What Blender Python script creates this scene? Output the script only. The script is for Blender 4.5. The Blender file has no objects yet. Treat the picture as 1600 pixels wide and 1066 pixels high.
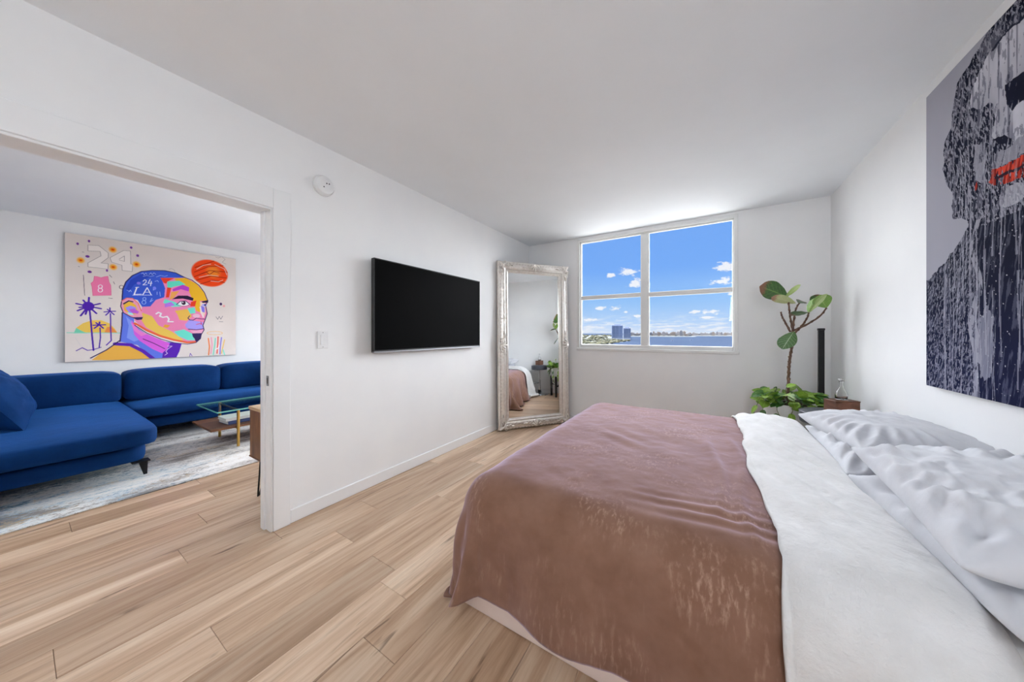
import bpy, bmesh, math, random, json
import numpy as np
from mathutils import Vector, Matrix, Euler

SC = bpy.context.scene
COL = SC.collection
random.seed(7)
PI = math.pi

def lin(c):
    """sRGB 0..255 -> linear RGBA"""
    r = [(v/255.0) for v in c[:3]]
    r = [v/12.92 if v <= .04045 else ((v+.055)/1.055)**2.4 for v in r]
    return (r[0], r[1], r[2], 1.0)

# ------------------------------------------------------------------ camera
cam_d = bpy.data.cameras.new('camera')
cam_d.sensor_width = 36.0
cam_d.lens = 489/1600*36
cam_d.shift_y = -12/1600
cam_d.clip_start = 0.02
cam_d.clip_end = 60000
cam = bpy.data.objects.new('camera', cam_d)
cam.location = (0, 0, 1.178)
cam.rotation_euler = (PI/2, 0, math.radians(32.12))
COL.objects.link(cam)
SC.camera = cam
vs = SC.view_settings
vs.view_transform = 'Standard'
vs.look = 'None'
vs.gamma = 1.0
vs.use_curve_mapping = False
vs.exposure = 0.0
cy = SC.cycles
cy.max_bounces = 10; cy.diffuse_bounces = 6; cy.glossy_bounces = 4
cy.transmission_bounces = 6; cy.transparent_max_bounces = 12
cy.caustics_reflective = False; cy.caustics_refractive = False
cy.sample_clamp_indirect = 6.0

# ------------------------------------------------------------------ sky
W = bpy.data.worlds.new('sky'); SC.world = W; W.use_nodes = True
nt = W.node_tree; nt.nodes.clear()
class NG:
    def __init__(s, t): s.t = t
    def n(s, typ, **kw):
        x = s.t.nodes.new(typ)
        for k, v in kw.items(): setattr(x, k, v)
        return x
    def l(s, a, b): s.t.links.new(a, b)
    def m(s, op, a, b=None, c=None, clamp=False):
        x = s.t.nodes.new('ShaderNodeMath'); x.operation = op; x.use_clamp = clamp
        for i, v in enumerate((a, b, c)):
            if v is None: continue
            if hasattr(v, 'is_output'): s.t.links.new(v, x.inputs[i])
            else: x.inputs[i].default_value = v
        return x.outputs[0]
    def sstep(s, v, lo, hi):
        x = s.t.nodes.new('ShaderNodeMapRange'); x.interpolation_type = 'SMOOTHSTEP'
        s.t.links.new(v, x.inputs[0]); x.inputs[1].default_value = lo; x.inputs[2].default_value = hi
        return x.outputs[0]
    def mix(s, f, a, b, blend='MIX'):
        x = s.t.nodes.new('ShaderNodeMix'); x.data_type = 'RGBA'; x.blend_type = blend
        for i, v in ((0, f), (6, a), (7, b)):
            if hasattr(v, 'is_output'): s.t.links.new(v, x.inputs[i])
            else: x.inputs[i].default_value = v
        return x.outputs[2]
    def ramp(s, v, stops, interp='LINEAR'):
        x = s.t.nodes.new('ShaderNodeValToRGB'); x.color_ramp.interpolation = interp
        e = x.color_ramp.elements
        while len(e) < len(stops): e.new(0.5)
        for i, (p, c) in enumerate(stops): e[i].position = p; e[i].color = c
        s.t.links.new(v, x.inputs[0]); return x.outputs[0]
g = NG(nt)
tc = g.n('ShaderNodeTexCoord'); nrm = g.n('ShaderNodeVectorMath', operation='NORMALIZE'); g.l(tc.outputs['Generated'], nrm.inputs[0])
sp = g.n('ShaderNodeSeparateXYZ'); g.l(nrm.outputs[0], sp.inputs[0])
DEG = 180/PI
az = g.m('MULTIPLY', g.m('ARCTAN2', sp.outputs[0], sp.outputs[1]), DEG)
el = g.m('MULTIPLY', g.m('ARCSINE', sp.outputs[2]), DEG)
skyc = g.ramp(g.m('DIVIDE', g.m('MAXIMUM', el, 0.0), 90.0), [(0.0, lin((214, 228, 248))), (.022, lin((180, 212, 250))), (.06, lin((150, 197, 250))), (.12, lin((120, 174, 249))), (.5, lin((84, 140, 228))), (1.0, lin((60, 112, 205)))])
nz = g.n('ShaderNodeTexNoise'); nz.inputs['Scale'].default_value = 42; nz.inputs['Detail'].default_value = 6; nz.inputs['Roughness'].default_value = .62
sc_ = g.n('ShaderNodeVectorMath', operation='MULTIPLY'); sc_.inputs[1].default_value = (1, 1, 1.9); g.l(nrm.outputs[0], sc_.inputs[0]); g.l(sc_.outputs[0], nz.inputs['Vector'])
nzv = nz.outputs[0]
best = None
# fair-weather cumulus: azimuth, elevation, half widths in degrees
for (a0, e0, sa, se) in [(-11.6,10.5,2.0,.8),(-10.6,8.5,1.3,.9),(-14.5,10.06,.9,.5),(-16.4,4.3,1.5,.5),(-13.8,4.35,1.4,.6),(2.3,10.0,1.6,.8),(1.6,7.8,1.6,.65),(-1.8,3.43,.9,.45),(.5,3.3,1.6,.5),(0,2.4,1.3,.25),(2.85,5.9,.6,.38),(-12.1,3.7,.6,.25),(-17.8,2.4,1.9,.3),(-9.9,2.95,1.5,.4),
                        (-62,9,6,2.4),(-48,14,7,3),(-32,7,4,1.5),(24,9,6,2),(46,13,7,3),(75,10,6,2.4),(120,14,8,3),(170,10,7,2.5),(-110,12,8,3),(-150,9,7,2.5)]:
    da = g.m('DIVIDE', g.m('SUBTRACT', az, a0), sa); de = g.m('DIVIDE', g.m('SUBTRACT', el, e0), se)
    v = g.m('SUBTRACT', 1.0, g.m('SQRT', g.m('ADD', g.m('MULTIPLY', da, da), g.m('MULTIPLY', de, de))))
    best = v if best is None else g.m('MAXIMUM', best, v)
dens = g.sstep(g.m('ADD', g.m('MAXIMUM', best, -1.2), g.m('MULTIPLY', g.m('SUBTRACT', nzv, .5), 3.2)), .12, .62)
# low streaky haze clouds towards the horizon
nz2 = g.n('ShaderNodeTexNoise'); nz2.inputs['Scale'].default_value = 26; nz2.inputs['Detail'].default_value = 5
sc2 = g.n('ShaderNodeVectorMath', operation='MULTIPLY'); sc2.inputs[1].default_value = (1, 1, 6.5); g.l(nrm.outputs[0], sc2.inputs[0]); g.l(sc2.outputs[0], nz2.inputs['Vector'])
band = g.m('SUBTRACT', 1.0, g.m('DIVIDE', g.m('ABSOLUTE', g.m('SUBTRACT', el, 1.0)), 2.6), clamp=True)
d2 = g.m('MULTIPLY', g.m('MULTIPLY', g.sstep(nz2.outputs[0], .43, .66), band), .8)
cl = g.m('MULTIPLY', g.m('MAXIMUM', g.m('MULTIPLY', dens, .93), d2), g.sstep(el, -.4, .4), clamp=True)
skyc = g.mix(cl, skyc, lin((246, 248, 253)))
skyc = g.mix(g.sstep(el, -.5, -3.0), skyc, lin((150, 165, 200)))
bg = g.n('ShaderNodeBackground'); g.l(skyc, bg.inputs[0]); bg.inputs[1].default_value = 1.0
wo = g.n('ShaderNodeOutputWorld'); g.l(bg.outputs[0], wo.inputs[0])

# ------------------------------------------------------------------ lights
def aim(o, d): o.rotation_euler = Vector(d).to_track_quat('-Z', 'Y').to_euler()
def sun(name, d, strength, angle, col=(1, 1, 1)):
    l = bpy.data.lights.new(name, 'SUN'); l.energy = strength; l.angle = math.radians(angle); l.color = col
    o = bpy.data.objects.new(name, l); COL.objects.link(o); aim(o, d); o.location = (0, 0, 30); return o
def area(name, loc, d, sx, sy, power, col=(1, 1, 1)):
    l = bpy.data.lights.new(name, 'AREA'); l.shape = 'RECTANGLE'; l.size = sx; l.size_y = sy; l.energy = power; l.color = col
    o = bpy.data.objects.new(name, l); COL.objects.link(o); o.location = loc; aim(o, d); return o
sun('window_sky_fill', (.08, -1, -.16), 41, 130, (.92, .962, 1))  # added wide sun lamp standing in for sky glow through the windows
sun('high_sun', (.65, .30, -.70), 22, 2, (1, .985, .96))
area('bounce_flash', (.68, -1.4, 1.85), (-.1, .85, .60), .45, .9, 32, (.88, .95, 1))
area('living_room_fill', (-3.9, -.9, 2.40), (0, .1, -1), 2.4, .9, 14, (.90, .96, 1))  # added overhead fill, no such fixture in the living room
area('living_room_bounce', (-3.4, 1.6, 1.1), (-.2, .2, 1), 1.2, 1.2, 10, (.90, .96, 1))  # added fill aimed up at the living room ceiling

# ------------------------------------------------------------------ materials
def mat(name, col=(200, 200, 200), rough=.6, metal=0.0, spec=.5, **kw):
    m = bpy.data.materials.new(name); m.use_nodes = True
    b = m.node_tree.nodes['Principled BSDF']
    b.inputs['Base Color'].default_value = lin(col)
    b.inputs['Roughness'].default_value = rough
    b.inputs['Metallic'].default_value = metal
    b.inputs['Specular IOR Level'].default_value = spec
    for k, v in kw.items(): b.inputs[k.replace('_', ' ')].default_value = v
    return m
def G(m): return NG(m.node_tree), m.node_tree.nodes['Principled BSDF']
def noise(g, vec, scale, detail=4, rough=.55, mul=None, dist=0):
    n = g.n('ShaderNodeTexNoise'); n.inputs['Scale'].default_value = scale; n.inputs['Detail'].default_value = detail
    n.inputs['Roughness'].default_value = rough; n.inputs['Distortion'].default_value = dist
    if mul is not None:
        s = g.n('ShaderNodeVectorMath', operation='MULTIPLY'); s.inputs[1].default_value = mul; g.l(vec, s.inputs[0]); vec = s.outputs[0]
    g.l(vec, n.inputs['Vector']); return n.outputs[0]
def bump(g, b, h, strength, dist=.01):
    x = g.n('ShaderNodeBump'); x.inputs['Strength'].default_value = strength; x.inputs['Distance'].default_value = dist
    g.l(h, x.inputs['Height']); g.l(x.outputs[0], b.inputs['Normal'])
def objvec(g): return g.n('ShaderNodeTexCoord').outputs['Object']
def noisy(m, c1, c2, scale=8, mul=(1, 1, 1), lo=.35, hi=.65, bmp=0, bscale=None, detail=5):
    g, b = G(m); v = objvec(g)
    n = noise(g, v, scale, detail, mul=mul)
    g.l(g.ramp(n, [(lo, lin(c1)), (hi, lin(c2))]), b.inputs['Base Color'])
    if bmp: bump(g, b, noise(g, v, bscale or scale*6, 4, mul=mul), bmp)
    return m
M = {}
M['wall'] = noisy(mat('white_paint', rough=.7, spec=.3), (240, 240, 241), (243, 243, 243), 3, bmp=.02, bscale=160)
M['ceiling'] = noisy(mat('ceiling_paint', rough=.85, spec=.2), (238, 241, 245), (240, 243, 247), 3, bmp=.03, bscale=120)
M['trim'] = noisy(mat('trim_paint', rough=.35, spec=.5), (238, 239, 240), (241, 241, 242), 4)
M['frame_white'] = noisy(mat('window_vinyl', rough=.35), (226, 227, 226), (232, 232, 230), 5)
M['dark_line'] = mat('dark_gap', (70, 60, 50), .8)

# floor boards: one shader, grain along Y, each board its own tone and offset
m = M['plank'] = mat('oak_laminate', rough=.34, spec=.5); g, b = G(m)
oi = g.n('ShaderNodeObjectInfo'); tcn = g.n('ShaderNodeTexCoord')
off = g.n('ShaderNodeVectorMath', operation='MULTIPLY_ADD'); cmb = g.n('ShaderNodeCombineXYZ')
for i in range(3): g.l(oi.outputs['Random'], cmb.inputs[i])
g.l(cmb.outputs[0], off.inputs[0]); off.inputs[1].default_value = (37, 91, 13); g.l(tcn.outputs['Object'], off.inputs[2])
v = off.outputs[0]
n1 = noise(g, v, 7, 5, .62, (1.9, .13, 1), 1.0)
n2 = noise(g, v, 20, 5, .65, (1.6, .08, 1), .8)
n3 = noise(g, v, 8, 4, .55, (2.2, .20, 1), 1.2)
base = g.ramp(n1, [(.28, lin((168, 136, 108))), (.46, lin((200, 170, 143))), (.6, lin((216, 191, 166))), (.78, lin((230, 212, 190)))])
base = g.mix(g.m('MULTIPLY', g.sstep(n2, .5, .7), .38), base, lin((146, 114, 88)))
base = g.mix(g.m('MULTIPLY', g.sstep(n3, .62, .74), .8), base, lin((100, 74, 56)))
tone = g.ramp(oi.outputs['Random'], [(0, (.72, .68, .64, 1)), (.3, (.90, .87, .84, 1)), (.65, (1, .98, .95, 1)), (1, (1.16, 1.17, 1.18, 1))])
base = g.mix(1.0, base, tone, 'MULTIPLY')
g.l(base, b.inputs['Base Color'])
g.l(g.m('MULTIPLY_ADD', n2, .16, .26), b.inputs['Roughness'])
bump(g, b, n2, .05, .004)

# rug: faded abstract in blue, grey and sand, streaks along Y
m = M['rug'] = mat('rug_pile', rough=.95, spec=.1); g, b = G(m); v = objvec(g)
r3 = noise(g, v, 60, 6, .75, (1, .5, 1)); sp3 = g.m('MULTIPLY', g.m('SUBTRACT', r3, .5), 1.5)
r1 = g.m('ADD', noise(g, v, 2.6, 5, .6, (1.5, .42, 1), .6), g.m('MULTIPLY', sp3, .5)); r2 = g.m('ADD', noise(g, v, 1.7, 4, .6, (1.5, .55, 1), .4), g.m('MULTIPLY', sp3, .5)); r4 = g.m('ADD', noise(g, v, 3.1, 5, .6, (1.8, .35, 1), .4), g.m('MULTIPLY', sp3, .6))
sx = g.n('ShaderNodeSeparateXYZ'); g.l(v, sx.inputs[0])
side_ = g.sstep(g.m('ADD', sx.outputs[1], g.m('MULTIPLY', g.m('SUBTRACT', r2, .5), 2.0)), .95, .35)     # blue end runs into the sand and grey end
warm = g.ramp(r1, [(.36, lin((150, 144, 140))), (.45, lin((214, 209, 205))), (.58, lin((240, 237, 234)))])
cool = g.ramp(r1, [(.36, lin((84, 112, 136))), (.43, lin((146, 174, 194))), (.51, lin((214, 219, 220))), (.64, lin((240, 237, 233)))])
c = g.mix(side_, warm, cool)
c = g.mix(g.m('MULTIPLY', g.sstep(r2, .56, .68), .75), c, lin((92, 82, 78)))
c = g.mix(g.m('MULTIPLY', g.sstep(r4, .57, .66), .65), c, lin((200, 172, 132)))
c = g.mix(g.m('MULTIPLY', g.sstep(g.m('ADD', sx.outputs[0], g.m('MULTIPLY', sp3, .8)), -4.1, -4.35), g.m('MULTIPLY', side_, .6)), c, lin((78, 88, 98)))
g.l(c, b.inputs['Base Color']); bump(g, b, r3, .4, .006)

# velvets
def velvet(name, c1, c2, tint, sheen, scale=9, rough=.55, srough=.35, bmp=.15, brush=None):
    m = mat(name, c1, rough, spec=.06); g, b = G(m); v = objvec(g)
    n = noise(g, v, scale, 6, .62)
    col = g.ramp(n, [(.35, lin(c1)), (.68, lin(c2))])
    if brush:                                   # crushed pile: short brushed streaks catch a paler tone
        k = noise(g, v, 44, 4, .62, brush, .25); k2 = noise(g, v, 3.2, 3, .6)
        f = g.m('MULTIPLY', g.sstep(k, .48, .74), g.sstep(k2, .42, .68))
        col = g.mix(g.m('MULTIPLY', f, .5), col, lin((206, 170, 152)))
    g.l(col, b.inputs['Base Color'])
    b.inputs['Sheen Weight'].default_value = sheen; b.inputs['Sheen Roughness'].default_value = srough; b.inputs['Sheen Tint'].default_value = lin(tint)
    bump(g, b, noise(g, v, scale*5, 5, .65), bmp, .008)
    return m
M['blanket'] = velvet('pink_velvet', (126, 92, 74), (142, 108, 91), (214, 198, 226), .75, 5, .9, .40, .10, (1.8, .9, .42))
M['sofa'] = velvet('navy_velvet', (7, 40, 86), (12, 52, 104), (60, 120, 200), .5, 4, .7, .4, .3)
def cloth(name, c1, c2, scale=7, bmp=.25, bscale=40):
    m = mat(name, c1, .85, spec=.15); noisy(m, c1, c2, scale, bmp=bmp, bscale=bscale); G(m)[1].inputs['Sheen Weight'].default_value = .15; return m
M['cotton'] = cloth('white_cotton', (236, 235, 235), (243, 243, 244), bmp=.12)
M['duvet'] = cloth('washed_cotton', (222, 221, 220), (232, 231, 231), 9, .55, 34)
M['pillow'] = cloth('satin_cotton', (206, 207, 213), (216, 217, 222), 5, .22, 16)
M['stripe'] = mat('grey_weave', (170, 168, 168), .9)
M['blush'] = cloth('blush_upholstery', (232, 212, 203), (238, 220, 211), 6, .08, 120)
M['red'] = cloth('red_cloth', (196, 30, 44), (214, 40, 52))

# woods and metals
def wood(name, c1, c2, c3, mul, rough=.45, scale=7):
    m = mat(name, c2, rough); g, b = G(m); v = objvec(g)
    n = noise(g, v, scale, 6, .6, mul, 1.5)
    g.l(g.ramp(n, [(.3, lin(c1)), (.5, lin(c2)), (.72, lin(c3))]), b.inputs['Base Color']); bump(g, b, n, .08, .003); return m
M['walnut'] = wood('walnut', (72, 42, 26), (104, 64, 40), (134, 88, 58), (1, .18, 1))
M['acacia'] = wood('rustic_brown_wood', (86, 56, 34), (126, 86, 54), (158, 114, 74), (1, 1, .16))
M['light_wood'] = wood('pale_wood', (170, 136, 100), (196, 164, 126), (214, 186, 150), (.2, 1, 1))
M['box_wood'] = wood('reddish_walnut', (82, 50, 36), (118, 76, 56), (140, 96, 74), (.2, .2, 1), .5, 14)
M['brass'] = mat('brushed_brass', (206, 166, 92), .28, 1.0)
M['black_metal'] = noisy(mat('black_metal', (24, 24, 26), .45, .6), (20, 20, 22), (32, 32, 34), 12)
M['black_wood'] = noisy(mat('black_wood', (24, 24, 26), .5), (20, 20, 22), (34, 33, 34), 12)
M['chrome'] = mat('chrome', (220, 222, 225), .12, 1.0)
M['brushed'] = mat('brushed_steel', (150, 150, 152), .4, 1.0)
M['leather'] = noisy(mat('charcoal_vinyl', (62, 64, 74), .38), (56, 58, 68), (72, 74, 84), 16, bmp=.1, bscale=90)
M['plastic'] = noisy(mat('white_plastic', (232, 232, 232), .4), (230, 230, 231), (236, 236, 236), 8)
M['black_plastic'] = noisy(mat('black_plastic', (20, 20, 21), .4), (18, 18, 19), (26, 26, 27), 20)
M['screen'] = noisy(mat('tv_glass', (8, 8, 9), .5, spec=.02), (8, 8, 9), (11, 10, 10), 2)
M['silver_strip'] = mat('silver_plastic', (150, 150, 154), .35, .7)
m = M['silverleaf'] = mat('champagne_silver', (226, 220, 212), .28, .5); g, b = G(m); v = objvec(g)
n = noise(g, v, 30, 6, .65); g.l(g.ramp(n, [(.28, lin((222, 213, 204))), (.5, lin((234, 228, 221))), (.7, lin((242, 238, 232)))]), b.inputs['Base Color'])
pt = g.n('ShaderNodeNewGeometry').outputs['Pointiness']     # shade painted into the carved recesses
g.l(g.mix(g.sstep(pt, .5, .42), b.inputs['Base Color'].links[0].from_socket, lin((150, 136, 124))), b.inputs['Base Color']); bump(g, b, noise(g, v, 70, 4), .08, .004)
M['mirror'] = mat('mirror_silver', (243, 245, 245), 0.0, 1.0)
M['pot'] = noisy(mat('white_ceramic', (226, 225, 222), .45), (222, 221, 218), (230, 229, 227), 6)
M['soil'] = noisy(mat('potting_soil', (60, 44, 32), .95), (42, 30, 22), (84, 64, 46), 40, bmp=.6)
M['bark'] = noisy(mat('bark', (92, 66, 52), .85), (70, 46, 38), (128, 98, 80), 60, (1, 1, .5), bmp=.5, bscale=120)
def leafmat(name, c1, c2, vein, rough=.38, edge=None):
    m = mat(name, c1, rough); g, b = G(m); v = objvec(g); oi = g.n('ShaderNodeObjectInfo')
    n = noise(g, v, 14, 4)
    c = g.ramp(n, [(.3, lin(c1)), (.7, lin(c2))])
    sx = g.n('ShaderNodeSeparateXYZ'); g.l(g.n('ShaderNodeTexCoord').outputs['UV'], sx.inputs[0])
    mid = g.m('ABSOLUTE', g.m('SUBTRACT', sx.outputs[0], .5))
    wv = g.m('ABSOLUTE', g.m('SUBTRACT', g.m('FRACT', g.m('SUBTRACT', g.m('MULTIPLY', sx.outputs[1], 7.0), g.m('MULTIPLY', mid, 4.0))), .5))
    f = g.m('MAXIMUM', g.sstep(mid, .035, .012), g.m('MULTIPLY', g.sstep(wv, .07, .02), .6))
    c = g.mix(g.m('MULTIPLY', f, .7), c, lin(vein))
    if edge:
        e = g.sstep(g.m('ADD', sx.outputs[1], g.m('MULTIPLY', n, .5)), .98, 1.12)
        c = g.mix(e, c, lin(edge))
    hs = g.n('ShaderNodeHueSaturation'); g.l(g.m('MULTIPLY_ADD', oi.outputs['Random'], .5, .75), hs.inputs['Value']); g.l(c, hs.inputs['Color'])
    g.l(hs.outputs[0], b.inputs['Base Color'])
    b.inputs['Subsurface Weight'].default_value = 0
    return m
M['fig_leaf'] = leafmat('fig_leaf_green', (32, 66, 24), (56, 96, 34), (110, 146, 70), .35, (116, 78, 56))
M['fig_pale'] = leafmat('fig_leaf_underside', (138, 164, 88), (172, 190, 118), (196, 208, 150), .5)
M['fig_brown'] = leafmat('fig_leaf_browned', (176, 184, 128), (196, 200, 150), (206, 206, 170), .5, (166, 126, 104))
M['fig_bright'] = leafmat('fig_leaf_young', (96, 146, 40), (128, 170, 58), (170, 196, 100), .4)
M['fig_gloss'] = leafmat('fig_leaf_glossy', (58, 92, 50), (86, 118, 70), (190, 205, 180), .16)
M['pothos'] = leafmat('pothos_leaf_green', (92, 138, 40), (150, 182, 66), (176, 200, 100), .4)
M['pothos_dark'] = leafmat('pothos_leaf_dark', (44, 90, 34), (72, 118, 44), (90, 130, 60), .35)
M['vine'] = noisy(mat('vine_stem', (96, 116, 60), .6), (84, 96, 54), (120, 136, 76), 30)
m = bpy.data.materials.new('window_glass'); m.use_nodes = True; nt = m.node_tree; nt.nodes.clear(); g = NG(nt)
tr = g.n('ShaderNodeBsdfTransparent'); gl = g.n('ShaderNodeBsdfGlossy'); gl.inputs['Roughness'].default_value = .0
fr = g.n('ShaderNodeFresnel'); fr.inputs[0].default_value = 1.45; mx = g.n('ShaderNodeMixShader'); ou = g.n('ShaderNodeOutputMaterial')
g.l(g.m('MULTIPLY', fr.outputs[0], .4), mx.inputs[0]); g.l(tr.outputs[0], mx.inputs[1]); g.l(gl.outputs[0], mx.inputs[2]); g.l(mx.outputs[0], ou.inputs[0]); M['glass'] = m
m = m.copy(); m.name = 'table_glass'; m.node_tree.nodes['Transparent BSDF'].inputs[0].default_value = (.90, .965, .945, 1); M['table_glass'] = m
M['glass_edge'] = mat('green_glass_edge', (120, 196, 180), .1, spec=.6)
m = mat('clear_glass', (255, 255, 255), 0.0, Transmission_Weight=1.0, IOR=1.45); M['bottle'] = m
M['paper'] = mat('book_pages', (240, 238, 232), .8)
M['cover_white'] = noisy(mat('white_book_cover', (236, 235, 232), .5), (232, 231, 228), (240, 239, 237), 9)
M['cover_blue'] = noisy(mat('navy_book_cover', (60, 74, 120), .5), (56, 70, 116), (66, 80, 128), 9)
m = M['print'] = bpy.data.materials.new('canvas_print'); m.use_nodes = True; g, b = G(m)
at = g.n('ShaderNodeVertexColor', layer_name='ink'); g.l(at.outputs[0], b.inputs['Base Color']); b.inputs['Roughness'].default_value = .8; b.inputs['Specular IOR Level'].default_value = .02
bump(g, b, noise(g, objvec(g), 400, 2), .05, .002)
M['canvas_edge'] = noisy(mat('canvas_edge', (60, 56, 56), .8), (52, 48, 48), (70, 66, 66), 30)

# ------------------------------------------------------------------ mesh helpers
ORG = {}
class MB:
    def __init__(s): s.v = []; s.f = []; s.mi = []; s.uv = None
    def add(s, v, f, mi=0):
        o = len(s.v); s.v += [tuple(map(float, p)) for p in v]; s.f += [tuple(i+o for i in q) for q in f]; s.mi += [mi]*len(f); return s
    def box(s, x0, x1, y0, y1, z0, z1, bev=0, mi=0, seg=1):
        if bev <= 0:
            v = [(x, y, z) for x in (x0, x1) for y in (y0, y1) for z in (z0, z1)]
            return s.add(v, [(0, 1, 3, 2), (4, 6, 7, 5), (0, 4, 5, 1), (2, 3, 7, 6), (0, 2, 6, 4), (1, 5, 7, 3)], mi)
        bm = bmesh.new(); bmesh.ops.create_cube(bm, size=1)
        for q in bm.verts: q.co = ((x0+x1)/2+q.co.x*(x1-x0), (y0+y1)/2+q.co.y*(y1-y0), (z0+z1)/2+q.co.z*(z1-z0))
        bmesh.ops.bevel(bm, geom=list(bm.edges), offset=bev, segments=seg, profile=.5, affect='EDGES')
        bm.verts.index_update(); s.add([q.co for q in bm.verts], [[w.index for w in f.verts] for f in bm.faces], mi); bm.free(); return s
    def tube(s, pts, r, n=8, cap=True, mi=0):
        pts = [Vector(p) for p in pts]; rs = r if isinstance(r, (list, tuple)) else [r]*len(pts)
        V = []; F = []; up = None
        for i, p in enumerate(pts):
            t = (pts[min(i+1, len(pts)-1)]-pts[max(i-1, 0)]).normalized()
            if up is None: up = Vector((0, 0, 1)) if abs(t.z) < .9 else Vector((1, 0, 0))
            a = t.cross(up).normalized(); up = a.cross(t).normalized()
            for k in range(n): V.append(p+(a*math.cos(2*PI*k/n)+up*math.sin(2*PI*k/n))*rs[i])
        for i in range(len(pts)-1):
            for k in range(n): F.append((i*n+k, i*n+(k+1) % n, (i+1)*n+(k+1) % n, (i+1)*n+k))
        if cap: F += [tuple(range(n)), tuple(reversed(range((len(pts)-1)*n, len(pts)*n)))]
        return s.add(V, F, mi)
    def lathe(s, c, prof, n=32, mi=0, cap=True):
        V = []; F = []
        for (r, z) in prof:
            for k in range(n): V.append((c[0]+r*math.cos(2*PI*k/n), c[1]+r*math.sin(2*PI*k/n), c[2]+z))
        L = len(prof)
        for i in range(L-1):
            for k in range(n): F.append((i*n+k, i*n+(k+1) % n, (i+1)*n+(k+1) % n, (i+1)*n+k))
        if cap: F += [tuple(reversed(range(n))), tuple(range((L-1)*n, L*n))]
        return s.add(V, F, mi)
    def grid(s, P, mi=0, flip=False):
        """P: array (a, b, 3)"""
        a, b, _ = P.shape; idx = np.arange(a*b).reshape(a, b)
        q = np.stack([idx[:-1, :-1], idx[1:, :-1], idx[1:, 1:], idx[:-1, 1:]], -1).reshape(-1, 4)
        if flip: q = q[:, ::-1]
        return s.add(P.reshape(-1, 3).tolist(), q.tolist(), mi)
    def prism(s, poly, z0, z1, mi=0):
        n = len(poly); V = [(x, y, z0) for x, y in poly]+[(x, y, z1) for x, y in poly]
        return s.add(V, [tuple(reversed(range(n))), tuple(range(n, 2*n))]+[(i, (i+1) % n, (i+1) % n+n, i+n) for i in range(n)], mi)
    def xf(s, mtx):
        s.v = [tuple(mtx @ Vector(p)) for p in s.v]; return s
def fixn(me):
    bm = bmesh.new(); bm.from_mesh(me); bmesh.ops.recalc_face_normals(bm, faces=bm.faces); bm.to_mesh(me); bm.free()
def meshof(name, mb, mats, smooth=False, org=(0, 0, 0), fix=True):
    me = bpy.data.meshes.new(name)
    me.from_pydata([(p[0]-org[0], p[1]-org[1], p[2]-org[2]) for p in mb.v], [], mb.f)
    for m in (mats if isinstance(mats, (list, tuple)) else [mats]): me.materials.append(m)
    if any(mb.mi): me.polygons.foreach_set('material_index', mb.mi)
    if fix: fixn(me)
    if smooth: me.polygons.foreach_set('use_smooth', [True]*len(me.polygons))
    if smooth == 'auto':
        try: me.set_sharp_from_angle(angle=math.radians(40))
        except Exception: pass
    me.update(); return me
def tag(o, label=None, cat=None, group=None, kind=None):
    if label: o['label'] = label
    if cat: o['category'] = cat
    if group: o['group'] = group
    if kind: o['kind'] = kind
    return o
def obj(name, mb, mats, parent=None, smooth=False, org=None, fix=True):
    """one mesh object; vertices are given in world metres"""
    po = ORG.get(parent.name, Vector((0, 0, 0))) if parent else None
    if org is None: org = po if parent else Vector((0, 0, 0))
    org = Vector(org)
    me = meshof(name, mb, mats, smooth, org, fix)
    o = bpy.data.objects.new(name, me); COL.objects.link(o)
    if parent: o.parent = parent; o.location = org-po
    else: o.location = org
    ORG[o.name] = org
    return o
def thing(name, loc, label, cat, group=None):
    o = bpy.data.objects.new(name, None); COL.objects.link(o); o.location = loc; o.empty_display_size = .1
    ORG[o.name] = Vector(loc); return tag(o, label, cat, group)
def struct(name, mb, mats, parent=None, smooth=False):
    o = obj(name, mb, mats, parent, smooth)
    if not parent: o['kind'] = 'structure'
    return o
def hsh(ix, iy, seed):
    n = (ix*374761393+iy*668265263+seed*974634777) & 0xffffffff
    n = ((n ^ (n >> 13))*1274126177) & 0xffffffff
    return ((n ^ (n >> 16)) & 0xffff)/65535.0
def vnoise(x, y, seed=0):
    x = np.asarray(x, float); y = np.asarray(y, float)
    ix = np.floor(x).astype(np.int64); iy = np.floor(y).astype(np.int64); fx = x-ix; fy = y-iy
    fx = fx*fx*(3-2*fx); fy = fy*fy*(3-2*fy)
    a = hsh(ix, iy, seed); b = hsh(ix+1, iy, seed); c = hsh(ix, iy+1, seed); d = hsh(ix+1, iy+1, seed)
    return (a*(1-fx)+b*fx)*(1-fy)+(c*(1-fx)+d*fx)*fy
def fbm(x, y, seed=0, oct=4, gain=.5):
    s = 0; a = 1; t = 0
    for k in range(oct): s = s+a*vnoise(x*2**k+k*17.3, y*2**k+k*9.7, seed+k); t += a; a *= gain
    return s/t
def sst(x, a, b):
    t = np.clip((x-a)/(b-a), 0, 1); return t*t*(3-2*t)
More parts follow.
